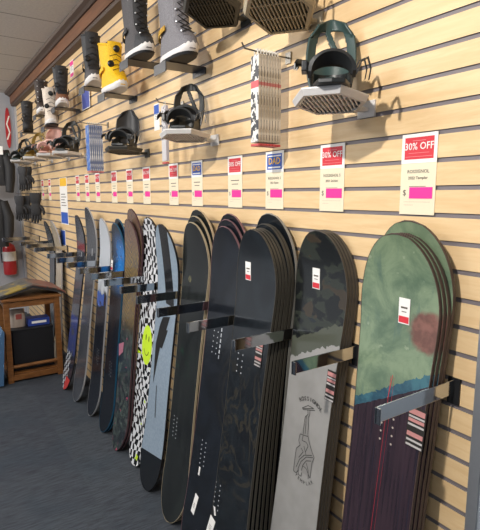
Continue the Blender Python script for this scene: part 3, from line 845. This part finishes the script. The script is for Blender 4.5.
# ----------------------------------------------------------------- bindings
def arc_band(x, hwid, zb, ht, n=14):
    return [(x, hwid * math.cos(PI * k / n) * 1.0, zb + ht * math.sin(PI * k / n)) for k in range(n + 1)]
def make_binding(M, label, body, strap, hb, sc=1.0, open_back=True, parts_hb_h=.20):
    t = thing('snowboard_binding', label, 'binding', M=M @ Matrix.Scale(sc, 4))
    bp = MB(); bp.prism([(-.11, -.035), (-.12, 0), (-.11, .035), (-.08, .052), (.10, .05), (.145, .035), (.15, 0), (.145, -.035), (.10, -.05), (-.08, -.052)], .0, .014)
    bp.build('baseplate', body, t, bevel=.003)
    for s_ in (-1, 1):
        MB().prism([(-.105, .012), (.085, .012), (.06, .045), (.01, .058), (-.05, .085), (-.095, .088)], s_ * .050, s_ * .058, 'y').build('side_rail', body, t, bevel=.002)
    MB().lathe([(.045, .0142), (.045, .018), (.03, .020), (.012, .019)], 20).build('mounting_disc', M_dial, t)
    hp = [(-.055 - .075 * math.cos(a), .058 * math.sin(a) * 1.02, .080 + .012 * math.cos(a)) for a in [(-PI / 2 + PI * k / 14) for k in range(15)]]
    MB().band(hp, (0, 0, 1), .022, .008).build('heel_hoop', body, t, smooth=True)
    g = MB(); nu, nv = 48, 44; idx = {}
    for j in range(nv + 1):
        v = j / nv; z = .05 + v * parts_hb_h; wv = .062 + .014 * math.sin(PI * min(1, v * 1.05)) - .022 * max(0, v - .82) / .18
        for i in range(nu + 1):
            u = 2 * i / nu - 1; y = u * wv; zz = z - (.03 * u * u if v > .8 else .03 * u * u * v)
            x = -.122 - .035 * v + .045 * u * u
            idx[i, j] = len(g.v); g.v.append((x, y, zz))
    for j in range(nv):
        for i in range(nu):
            u = abs(2 * (i + .5) / nu - 1); v = (j + .5) / nv
            su = 2 * (i + .5) / nu - 1
            if open_back and .42 < v < .84 and u < .66 - .5 * max(0, v - .66) and abs(su - .35 + (v - .42) * 1.3) > .13: continue
            g.f.append((idx[i, j], idx[i + 1, j], idx[i + 1, j + 1], idx[i, j + 1])); g.mi.append(0)
    o = g.build('highback', hb, t, smooth=True); md = o.modifiers.new('thick', 'SOLIDIFY'); md.thickness = .007; md.offset = 0
    a = arc_band(-.02, .064, .080, .040)
    MB().band(a, (1, 0, .35), [.03 + .03 * math.sin(PI * k / 14) for k in range(15)], .012).build('ankle_strap', strap, t, smooth=True)
    pad = arc_band(-.018, .05, .088, .040)
    MB().band(pad[3:12], (1, 0, .35), .038, .010).build('strap_pad', M_pad, t, smooth=True)
    a2 = arc_band(.105, .060, .035, .048)
    MB().band(a2, (1, 0, .6), [.025 + .018 * math.sin(PI * k / 14) for k in range(15)], .010).build('toe_strap', strap, t, smooth=True)
    for x, z, n in ((-.015, .092, 'ankle_buckle'), (.105, .055, 'toe_buckle')):
        MB().box((x, -.074, z), (.036, .016, .03), None).build(n, M_dial, t, bevel=.003)
        lv = MB().band([(x - .012, -.083, z + .016), (x + .005, -.094, z + .012), (x + .026, -.100, z - .006)], (0, 0, 1), .018, .004); lv.build('buckle_lever', body, t)
        MB().band([(x, .066, z - .02), (x + .004, .078, z + .012), (x + .006, .094, z + .02), (x + .012, .102, z - .012), (x + .014, .098, z - .04)], (1, 0, 0), .013, .003).build('ladder_strip', M_dial, t)
    return t
M_pad = mat('strap_padding', '#2d2f31', .7)
def make_tray(loc, ang, tilt, L, w, label, m, rimh=.020, ribs=True):
    """hexagonal shelf; local x points to its front, tilted up by tilt"""
    t = thing('binding_shelf', label, 'shelf', M=Matrix.Translation(loc) @ Matrix.Rotation(ang, 4, 'Z') @ Matrix.Rotation(-tilt, 4, 'Y'), group='binding shelves on the slat wall')
    pl = [(-L * .5, -w * .30), (L * .02, -w * .5), (L * .5, -w * .24), (L * .5, w * .24), (L * .02, w * .5), (-L * .5, w * .30)]
    MB().prism(pl, -.005, 0).build('plate', m, t)
    inn = [(x * .90, y * .88) for x, y in pl]
    rim = MB(); n = len(pl)
    for i in range(n):
        j = (i + 1) % n
        a, b, c, d = pl[i], pl[j], inn[j], inn[i]; k = .80
        a2, b2, c2, d2 = [(q[0] * .93, q[1] * .93) for q in (a, b, c, d)]
        rim.add([(a2[0], a2[1], -rimh), (b2[0], b2[1], -rimh), (b[0], b[1], -.004), (a[0], a[1], -.004), (d2[0], d2[1], -rimh), (c2[0], c2[1], -rimh), (c[0], c[1], -.004), (d[0], d[1], -.004)],
                [(0, 1, 2, 3), (4, 7, 6, 5), (0, 4, 5, 1), (3, 2, 6, 7)])
    rim.build('rim', m, t)
    if ribs:
        rb = MB(); inn2 = [(x * .94, y * .94) for x, y in inn]; ys = [p[1] for p in inn2]; y0, y1 = min(ys), max(ys)
        def span(y):
            pts = []
            for i in range(n):
                a, b = inn2[i], inn2[(i + 1) % n]
                if (a[1] - y) * (b[1] - y) < 0: k = (y - a[1]) / (b[1] - a[1]); pts.append(a[0] + k * (b[0] - a[0]))
            return (min(pts), max(pts)) if len(pts) >= 2 else None
        y = y0 + .006
        while y < y1:
            q = span(y)
            if q and q[1] - q[0] > .01: rb.box(((q[0] + q[1]) / 2, y, -.013), (q[1] - q[0], .0045, .008))
            y += .0125
        for f in (-.16, .12): rb.box((L * f, 0, -.0125), (.005, w * .78, .005))
        rb.build('ribs', m, t)
        MB().prism(inn, -.0075, -.0055).build('underside', M_under, t)
    # strut back to a plate on the slat wall
    W = t.matrix_world.inverted(); R = W @ Matrix.Translation((loc[0], 0, loc[2] - .008))
    MB().box((0, -.003, -.01), (.07, .006, .05), R).build('wall_plate', m, t)
    d = -loc[1]
    d -= L * .40; MB().box((0, -d / 2 - .003, -.012), (.022, d - .006, .012), R).build('strut', m, t)
    return t
M_under = mat('dark_underside', '#35332f', .6)
M_wtray = mat('white_shelf', '#d9d6d4', .45); M_dtray = mat('dark_shelf', '#3a3833', .5); M_btray = mat('beige_shelf', '#b5a88f', .5)
def bindM(x, out, z, ang): return Matrix.Translation((x, -out, z)) @ Matrix.Rotation(ang, 4, 'Z')
B_dark = mat('black_nylon', '#1d2021', .4); B_green = mat('deep_green_nylon', '#324745', .4); B_strap = mat('black_strap', '#232527', .55)
def shelf_and_binding(loc, ang, tilt, L, w, tlabel, m, blabel, body, strap, hb, sc, open_back=True, ribs=True, hh=.225, dyaw=0):
    make_tray(loc, ang, tilt, L, w, tlabel, m, ribs=ribs)
    M_ = Matrix.Translation(loc) @ Matrix.Rotation(ang, 4, 'Z') @ Matrix.Rotation(-tilt, 4, 'Y') @ Matrix.Rotation(dyaw, 4, 'Z') @ Matrix.Translation((0, 0, .0008))
    make_binding(M_, blabel, body, strap, hb, sc, open_back, hh)
B_char = mat('charcoal_nylon', '#2a2a2c', .45)
q = at(330, 98, .16); shelf_and_binding((q.x, q.y, q.z), -.96, .07, .25, .225, 'white hexagonal shelf under the nearest black binding, ribbed below', M_wtray,
    'black snowboard binding with a dark green highback on the nearest white shelf', B_dark, B_strap, B_green, 1.0, hh=.235, dyaw=.22)
q = at(185, 134, .16); shelf_and_binding((q.x, q.y, q.z), -.68, .05, .27, .235, 'white shelf under the black binding beside the single hanging pack', M_wtray,
    'black snowboard binding with a looped highback on a white shelf, above the DAD tag', B_dark, B_strap, B_dark, .95)
q = at(124, 149, .15); shelf_and_binding((q.x, q.y, q.z), -.62, .05, .26, .23, 'dark shelf under the black binding with a solid highback', M_dtray,
    'black snowboard binding with a solid highback on a dark shelf', B_dark, B_strap, B_char, .95, False)
# upper shelves with bindings, cut by the top of the frame
q = at(212, 6, .165); shelf_and_binding((q.x, q.y, q.z), -.80, .14, .30, .24, 'dark ribbed binding shelf at the top edge beside the grey lace-up boot', M_dtray,
    'black binding on the dark top shelf beside the grey boot', B_dark, B_strap, B_dark, .95)
q = at(279, 6, .165); shelf_and_binding((q.x, q.y, q.z), -.92, .17, .30, .245, 'beige ribbed binding shelf at the top edge above the hanging bundle of packs', M_btray,
    'black binding on the beige top shelf above the hanging packs', B_dark, B_strap, B_dark, .95)
# far bindings
P_pink = mat('pink_nylon', '#c99a8e', .5); P_must = mat('mustard_nylon', '#8a7233', .5); P_teal = mat('teal_black_nylon', '#1d3534', .5); P_lpink = mat('pale_pink_strap', '#d8b0a6', .55)
for px_, py_, out, lab, bm_, stm, hbm, traym in ((67, 153, .16, 'black snowboard binding on a white shelf right of the pink one', B_dark, B_strap, B_dark, M_wtray),
        (50, 155, .17, 'pink snowboard binding on a white shelf below the white boot', P_pink, P_lpink, P_pink, M_wtray),
        (35, 158, .17, 'black and mustard snowboard binding on a white shelf left of the pink one', P_must, B_strap, P_must, M_wtray),
        (21, 161, .16, 'black and teal snowboard binding at the far end of the binding row', P_teal, B_strap, B_dark, M_wtray)):
    q = at(px_, py_, out)
    shelf_and_binding((q.x, q.y, q.z), -.62, .05, .28, .25, 'white shelf under the ' + lab.replace(' on a white shelf', '').replace('snowboard ', ''), traym, lab, bm_, stm, hbm, 1.05, bm_ is not P_pink, False)

# ------------------------------------------------------------ hanging packs
M_wire = mat('zinc_wire', '#8b8780', .35, .8)
def peg(X, z, L, label):
    t = thing('peg_hook', label, 'hook', (X, 0, z))
    MB().tube([(0, -.004, 0), (0, -L * .6, .0), (0, -L, .004), (0, -L - .012, .022)], .003, 8).build('wire', M_wire, t, smooth=True)
    MB().box((0, -.0035, 0), (.03, .004, .04)).build('wall_plate', M_wire, t)
def printed(b):
    n = b.noise(34, 2, b.vec(b.x * 1.2, b.y, b.z)); k = n.gt(.52)
    c = b.mix(k, '#dedad3', '#2a2c33')
    return b.mix((b.z - .215).abs().lt(.012), c, '#c7454d')
M_print = mat('black_white_print', fn=printed, rough=.4)
M_packedge = mat('pack_sleeve', fn=lambda b: b.mix((b.z - .215).abs().lt(.006), b.mix(b.noise(30, 2).step(.4, .65), '#a89b88', '#d3c8b8'), '#b9716a'), rough=.35)
M_redend = mat('red_pack_foot', '#bf4a4c', .5); M_clear = mat('clear_tab', '#d8d2c8', .2)
def pack_mesh(w, h, th, front, edge, foot):
    parts = []
    parts.append(('sleeve', MB().box((0, 0, h / 2 + .006), (w, th, h - .012)).mesh('sleeve', edge)))
    parts.append(('printed_card', MB().box((0, -th / 2 - .0008, h / 2 + .006), (w * .94, .001, h - .014)).mesh('printed_card', front)))
    parts.append(('red_foot', MB().box((0, 0, .003), (w * 1.0, th * 1.05, .008)).mesh('red_foot', foot)))
    tb = MB()                                         # hang tab with a real hole for the wire
    for s_ in (-1, 1): tb.box((s_ * .009, 0, h + .010), (.008, .0012, .022))
    tb.box((0, 0, h + .019), (.026, .0012, .006)); tb.box((0, 0, h + .0015), (.026, .0012, .004))
    parts.append(('hang_tab', tb.mesh('hang_tab', M_clear)))
    return parts
def bundle(X, ztop, out0, n, pitch, w, h, th, mats_, labels, group, dx=0.0):
    parts = pack_mesh(w, h, th, *mats_); proto = None
    for k in range(n):
        loc = (X + dx * k, -out0 + pitch * k, ztop - h - .012)
        lab = labels[0] if k == 0 else labels[1]
        if proto is None:
            proto = thing('hanging_pack', lab, 'packet', loc, 0, group)
            for nm, me in parts:
                o = bpy.data.objects.new(nm, me); COL.objects.link(o); o.parent = proto
        else: dup(proto, lab, loc, group=group)
X1 = at(256, 100, .15).x
peg(X1, 2.205, .20, 'wire peg hook holding the bundle of black and white printed packs')
bundle(X1, 2.205, .15, 8, .0128, .050, .315, .0095, (M_print, M_packedge, M_redend),
       ('front pack of the hanging bundle, printed black on white with a red foot', 'pack behind the front one of the black and white bundle, edge showing'), 'packs in the black and white bundle')
M_bprint = mat('blue_print_pack', fn=lambda b: b.mix(b.noise(30, 2).step(.5, .6), '#3565b5', '#7d94bd'), rough=.4)
M_bedge = mat('blue_grey_sleeve', fn=lambda b: b.mix(b.noise(25, 2).step(.4, .62), '#6f7a96', '#c9ccd2'), rough=.35)
M_pinkend = mat('rose_pack_foot', '#c4697a', .5)
X2 = at(88.5, 145, .15).x
peg(X2, 2.205, .20, 'wire peg hook holding the bundle of blue packs')
bundle(X2, 2.205, .15, 7, .0145, .085, .33, .0095, (M_bprint, M_bedge, M_pinkend),
       ('front pack of the hanging blue bundle with a rose foot', 'pack behind the front one of the blue bundle, edge showing'), 'packs in the blue bundle')
X3 = at(166, 130, .10).x
peg(X3, 2.165, .14, 'wire peg hook holding the single pack beside the white-shelf binding')
bundle(X3, 2.165, .105, 1, .02, .055, .29, .014, (mat('grey_white_print', fn=lambda b: b.mix(b.noise(60, 2, b.vec(b.x, 0, b.z)).gt(.55) * b.z.gt(.12), '#c6c2c4', '#3b3d46'), rough=.4), mat('lavender_sleeve', '#b9b5bd', .35), M_redend),
       ('single narrow pack with a red foot hanging left of the white-shelf binding', ''), None)

# -------------------------------------------------------------------- gloves
G_blk = fabric('black_glove', '#1f1f22'); G_char = fabric('charcoal_glove', '#2f3034')
def make_glove(loc, rz, label, m1, m2, sc=1.0):
    t = thing('ski_glove', label, 'glove', loc, rz, 'gloves hanging at the far end', sc=sc)
    MB().loft([se(0, 0, .062, .030, 0), se(0, 0, .066, .034, -.04), se(0, 0, .058, .030, -.10), se(0, 0, .050, .026, -.125)]).build('cuff', m2, t, smooth=True)
    MB().loft([se(0, 0, .049, .025, -.12), se(0, 0, .056, .030, -.17), se(0, 0, .060, .030, -.22), se(0, 0, .055, .026, -.25), se(0, 0, .050, .022, -.262)]).build('palm', m1, t, smooth=True)
    for k, (x, ln) in enumerate(((-.042, .075), (-.015, .095), (.013, .090), (.040, .065))):
        MB().tube([(x, 0, -.245), (x * 1.05, -.004, -.265), (x * 1.1, -.010, -.255 - ln * .7), (x * 1.1, -.016, -.255 - ln), (x * 1.1, -.017, -.262 - ln)], [.015, .0155, .0145, .011, .004], 10).build('finger', m1, t, smooth=True)
    MB().tube([(.045, -.005, -.15), (.075, -.012, -.185), (.088, -.018, -.225), (.086, -.020, -.25), (.085, -.02, -.257)], [.017, .018, .016, .011, .004], 10).build('thumb', m1, t, smooth=True)
    MB().band([(-.012, .0, -.005), (-.012, 0, .03), (.012, 0, .03), (.012, 0, -.005)], (0, 1, 0), .008, .002).build('hang_loop', m2, t)
    return t
gl = []
for px_, py_, out, lab, m1, m2, sc in ((27, 164, .12, 'charcoal glove hanging just below the far white shelves, right one of the pair', G_char, G_blk, .78), (22, 164, .20, 'black glove hanging just below the far white shelves, left one of the pair', G_blk, G_char, .78),
        (19, 193, .24, 'black glove hanging in the lower row, left one', G_blk, G_char, .82), (26, 193, .16, 'charcoal glove hanging in the lower row, middle one', G_char, G_blk, .82), (35, 190, .13, 'black glove hanging in the lower row, right one', G_blk, G_blk, .95)):
    q = at(px_, py_, out)
    make_glove((q.x, -out, q.z - .03), random.uniform(.9, 1.4), lab, m1, m2, sc)
    t = thing('peg_hook', 'wire peg hook carrying the ' + lab.split(' hanging')[0] + ', ' + ('lower row ' + lab.rsplit(', ', 1)[1] if 'lower' in lab else 'upper pair ' + lab.rsplit(', ', 1)[1].split(' one')[0]), 'hook', (q.x, 0, q.z - .008))
    MB().tube([(0, -.004, 0), (0, -out, .0), (0, -out - .03, .004), (0, -out - .04, .02)], .003, 8).build('wire', M_wire, t)
    MB().box((0, -.0035, 0), (.03, .004, .04)).build('wall_plate', M_wire, t)

# ------------------------------------------------------- far end: sign, garments, extinguisher
XW = X_L - .04
q = at_x(8, 128, XW)
t = thing('oval_sign', 'narrow red oval sign with a white zigzag mark on the far pale wall', 'sign', (XW, q.y, q.z))
MB().prism([(.034 * math.cos(2 * PI * k / 28), .27 * math.sin(2 * PI * k / 28)) for k in range(28)], .001, .016, 'x').build('board', mat('red_sign', '#b3232c', .5), t)
MB().band([(.0172, -.02, -.16), (.0172, .016, -.06), (.0172, -.016, .05), (.0172, .02, .16)], (0, 1, 0), .018, .001).build('white_mark', M_white, t)
def garment(loc, rz, label, m, w=.46, h=.62, trim=None, tag_c=None):
    t = thing('jacket', label, 'jacket', loc, rz, 'garments hanging at the far left')
    rings = []
    for z, a, b in ((0, .06, .045), (-.03, .16, .06), (-.07, w / 2, .075), (-.2, w / 2 * 1.0, .09), (-.4, w / 2 * .95, .095), (-h, w / 2 * .97, .10)):
        r = se(0, 0, a, b, z, 28)
        for k, v in enumerate(r): v.y += .010 * math.sin(k * 2.3 + z * 9)
        rings.append(r)
    MB().loft(rings).build('body', m, t, smooth=True)
    for s_ in (-1, 1):
        MB().tube([(s_ * w * .42, 0, -.06), (s_ * w * .55, -.02, -.25), (s_ * w * .54, -.03, -.42), (s_ * w * .52, -.05, -.56)], [.055, .062, .056, .046], 12).build('sleeve', m, t, smooth=True)
    MB().tube([(.052 * math.cos(a), .04 * math.sin(a), .012) for a in [2 * PI * k / 16 for k in range(17)]], .018, 8).build('collar', m, t, smooth=True)
    if trim: MB().band([(-w * .45, -.085, -.07), (0, -.105, -.075), (w * .45, -.085, -.07)], (0, 0, 1), .03, .004).build('chest_band', trim, t, label='red band')
    if tag_c: MB().box((w * .40, -.118, -.06), (.06, .003, .10)).build('hang_tag', tag_c, t, label='white swing tag')
    # hanger hook
    MB().tube([(0, 0, 0), (0, 0, .07), (.02, 0, .10), (.035, 0, .085)], .004, 8).build('hanger', M_wire, t, smooth=True)
    return t
q = at_x(-13, 146, -6.75); garment((q.x, q.y, q.z), 1.15, 'upper black jacket with a red chest band and white tag at the left edge', F_black, h=.48, trim=mat('red_webbing', '#a6303a', .6), tag_c=M_white)
q2 = at_x(-12, 197, -6.75); garment((q2.x, q2.y - .02, q2.z), 1.15, 'lower black jacket at the left edge, above the red extinguisher', F_black, h=.62)
r0 = MB(); 
for zt, lab in ((q.z, 'upper'), (q2.z, 'lower')):
    yy = q.y if lab == 'upper' else q2.y - .02
    t = thing('garment_rail', 'metal rail carrying the ' + lab + ' black jacket at the left edge', 'rail', (0, 0, 0))
    MB().tube([(XW, yy, zt + .095), (-6.4, yy, zt + .083)], .010, 10).build('rod', M_wire, t, smooth=True)
    MB().lathe([(.03, 0), (.03, .01)], 16).build('flange', M_wire, t).matrix_local = Matrix.Translation((XW + .0, yy, zt + .083)) @ Matrix.Rotation(PI / 2, 4, 'Y')
# extinguisher on the far wall
q = at_x(9.5, 257, XW + .105)
t = thing('fire_extinguisher', 'red fire extinguisher with a white label at the far left', 'fire extinguisher', (XW + .105, q.y, q.z - .25))
MB().lathe([(.06, 0), (.082, .012), (.085, .05), (.085, .36), (.07, .41), (.035, .435), (.03, .445)], 24).build('body', mat('red_enamel', '#b1262b', .3, coat=.3), t, smooth=True)
MB().lathe([(.0865, .20), (.0865, .33)], 24).build('label', M_white, t, label='white label')
MB().lathe([(.022, .44), (.022, .48)], 12).build('valve', M_wire, t)
MB().band([(-.02, 0, .485), (.05, -.02, .50), (.10, -.03, .49)], (0, 1, 0), .02, .006).build('handle', M_bsole, t)
MB().tube([(0, -.02, .465), (.02, -.09, .45), (.03, -.105, .35), (.03, -.1, .18)], .009, 8).build('hose', M_bsole, t, smooth=True)
MB().box((-.0935, 0, .25), (.03, .05, .12)).build('wall_bracket', M_plate, t)

# ----------------------------------------------------------- wooden table
def oak(b):
    v = b.vec(b.x * 3, b.y * 3, b.z * 14); n = b.noise(4, 4, v, .6, .5)
    return b.mix(n.step(.3, .7), '#6a411f', '#875a30')
M_oak = mat('table_oak', fn=oak, rough=.45)
XT = -4.62; y0, y1, HT = -.655, -.175, at_x(34, 297, -4.62).z
D = .48
t = thing('wooden_table', 'small open-framed wooden display table at the far left', 'table', (XT - D / 2, (y0 + y1) / 2, 0))
W = y1 - y0; s_ = .048
for sx in (-1, 1):
    for sy in (-1, 1):
        MB().box((sx * (D / 2 - s_ / 2), sy * (W / 2 - s_ / 2), (HT - .022) / 2), (s_, s_, HT - .022)).build('leg', M_oak, t, bevel=.004)
for sx in (-1, 1):
    MB().box((sx * (D / 2 - .018), 0, .045), (.03, W - 2 * s_, .05)).build('lower_rail', M_oak, t, bevel=.003)
    MB().box((sx * (D / 2 - .018), 0, HT - .055), (.03, W - 2 * s_, .05)).build('apron', M_oak, t, bevel=.003)
    MB().tube([(sx * (D / 2 - .02), -W / 2 + .04, .145), (sx * (D / 2 - .02), W / 2 - .04, .145)], .016, 10).build('foot_rail', M_oak, t, smooth=True)
for sy in (-1, 1):
    MB().box((0, sy * (W / 2 - .018), HT - .055), (D - 2 * s_, .03, .05)).build('apron', M_oak, t, bevel=.003)
    MB().box((0, sy * (W / 2 - .018), .045), (D - 2 * s_, .03, .05)).build('lower_rail', M_oak, t, bevel=.003)
MB().box((0, 0, HT - .011), (D + .03, W + .03, .022)).build('tabletop', M_oak, t, bevel=.004)
MB().box((0, 0, .076), (D - .07, W - .07, .012)).build('shelf', M_oak, t)
tx, ty = XT - D / 2, (y0 + y1) / 2
# black crate inside, with things on it
t = thing('black_crate', 'black crate standing inside the wooden table', 'crate', (tx, ty, .083))
MB().box((0, 0, .19), (D - .14, W - .12, .38)).build('body', mat('black_plastic', '#15161a', .5), t, bevel=.006)
MB().box((0, 0, .385), (D - .13, W - .11, .02)).build('rim', mat('black_plastic', '#15161a', .5), t, bevel=.004)
zc = .083 + .396
t = thing('small_box', 'small blue box lying on the black crate inside the table', 'box', (tx + .06, ty + .07, zc))
MB().box((0, 0, .035), (.13, .19, .07)).build('carton', mat('blue_carton', '#27408f', .5), t, bevel=.003)
MB().box((.0655, 0, .035), (.001, .13, .022)).build('label_band', M_white, t)
t = thing('paper_bag', 'pale folded bag standing on the black crate beside the blue box', 'bag', (tx + .05, ty - .11, zc))
MB().loft([se(0, 0, .045, .07, 0), se(0, 0, .047, .072, .08), se(0, 0, .03, .07, .13), se(0, 0, .012, .068, .165)]).build('body', mat('pale_bag', '#b8a89a', .6), t, smooth=True)
MB().box((.046, .01, .10), (.004, .05, .05)).build('red_patch', mat('faded_red', '#b0564e', .6), t)
# open catalogue and folded things on the top
t = thing('open_catalogue', 'open catalogue lying face down like a tent on the wooden table', 'catalogue', (tx, ty + .02, HT + .002))
def cover(b):
    n = b.noise(7, 3); c = b.mix(b.y.step(-.05, .08), '#5f5d58', '#7d4f45'); c = b.mix(n.gt(.56) * b.y.lt(.0), c, '#94803f')
    return b.mix((n.lt(.42)), c, '#4c4b4a')
pts = [(-.34, .006), (-.30, .020), (-.15, .062), (-.03, .098), (0, .106), (.03, .098), (.15, .066), (.24, .036), (.285, .006)]
MB().band([(0, a, b_) for a, b_ in pts], (1, 0, 0), .44, .010).build('cover', mat('catalogue_cover', fn=cover, rough=.45), t)
MB().band([(.0, a * .97, max(.003, b_ - .018)) for a, b_ in pts], (1, 0, 0), .43, .018).build('pages', mat('dark_page_edges', '#2b2a2c', .7), t)
# blue panel leaning against the table's left side
t = thing('blue_panel', 'pale blue panel leaning against the left side of the wooden table', 'panel', (XT - .10, y0 - .012, 0))
MB().prism([(-.24, .03), (-.035, .015), (.0, .50), (-.012, .52)], -.14, .16, 'x').build('board', mat('pale_blue_panel', '#47698c', .5), t)
t = thing('round_stool', 'brown wooden stool just left of the wooden table', 'stool', (XT - .25, y0 - .42, 0))
MB().lathe([(.14, .60), (.15, .605), (.15, .635), (.14, .64)], 24).build('seat', M_oak, t, smooth=True)
for k in range(4):
    a = PI / 4 + k * PI / 2; MB().tube([(.10 * math.cos(a), .10 * math.sin(a), .602), (.15 * math.cos(a), .15 * math.sin(a), .004)], .015, 8).build('leg', M_oak, t)

# ------------------------------------------------------------------- lights
def lamp(kind, loc, power, size=.1, col=(1, .93, .84), target=None, **kw):
    l = bpy.data.lights.new('ceiling_or_fill_lamp', kind); l.energy = power; l.color = col
    o = bpy.data.objects.new('ceiling_or_fill_lamp', l); COL.objects.link(o); o.location = loc
    if kind == 'AREA': l.shape = 'DISK'; l.size = size
    elif kind == 'SPOT': l.shadow_soft_size = size; l.spot_size = kw.get('ang', 2.2); l.spot_blend = .6
    else: l.shadow_soft_size = size
    if target is not None:
        d = Vector(target) - Vector(loc); o.rotation_euler = d.to_track_quat('-Z', 'Y').to_euler()
    return o
lamp('SPOT', (-.6, -2.1, 3.03), 210, .04, col=(1, .95, .88), target=(-2.0, 0, 1.5), ang=2.6)
for X, P in ((-3.1, 34), (-4.9, 42), (-6.5, 34)):
    lamp('AREA', (X, -2.3, 3.03), P, .55, col=(1, .95, .88), target=(X - .3, 0, 1.2))
lamp('AREA', (-2.5, -2.6, 3.0), 25, .9, col=(.95, .97, 1), target=(-2.5, -2.2, 0))  # added soft fill over the aisle, not a fixture
lamp('AREA', (.8, -2.4, 3.0), 20, .9, col=(.95, .97, 1), target=(.3, -1.4, 0))  # second added fill, out of view on the camera side
w = bpy.data.worlds.new('world'); scn.world = w; w.use_nodes = True
w.node_tree.nodes['Background'].inputs[0].default_value = (.88, .93, 1, 1); w.node_tree.nodes['Background'].inputs[1].default_value = .50
scn.view_settings.view_transform = 'Standard'; scn.view_settings.look = 'None'; scn.view_settings.gamma = 1; scn.view_settings.use_curve_mapping = False
scn.view_settings.exposure = 0.19
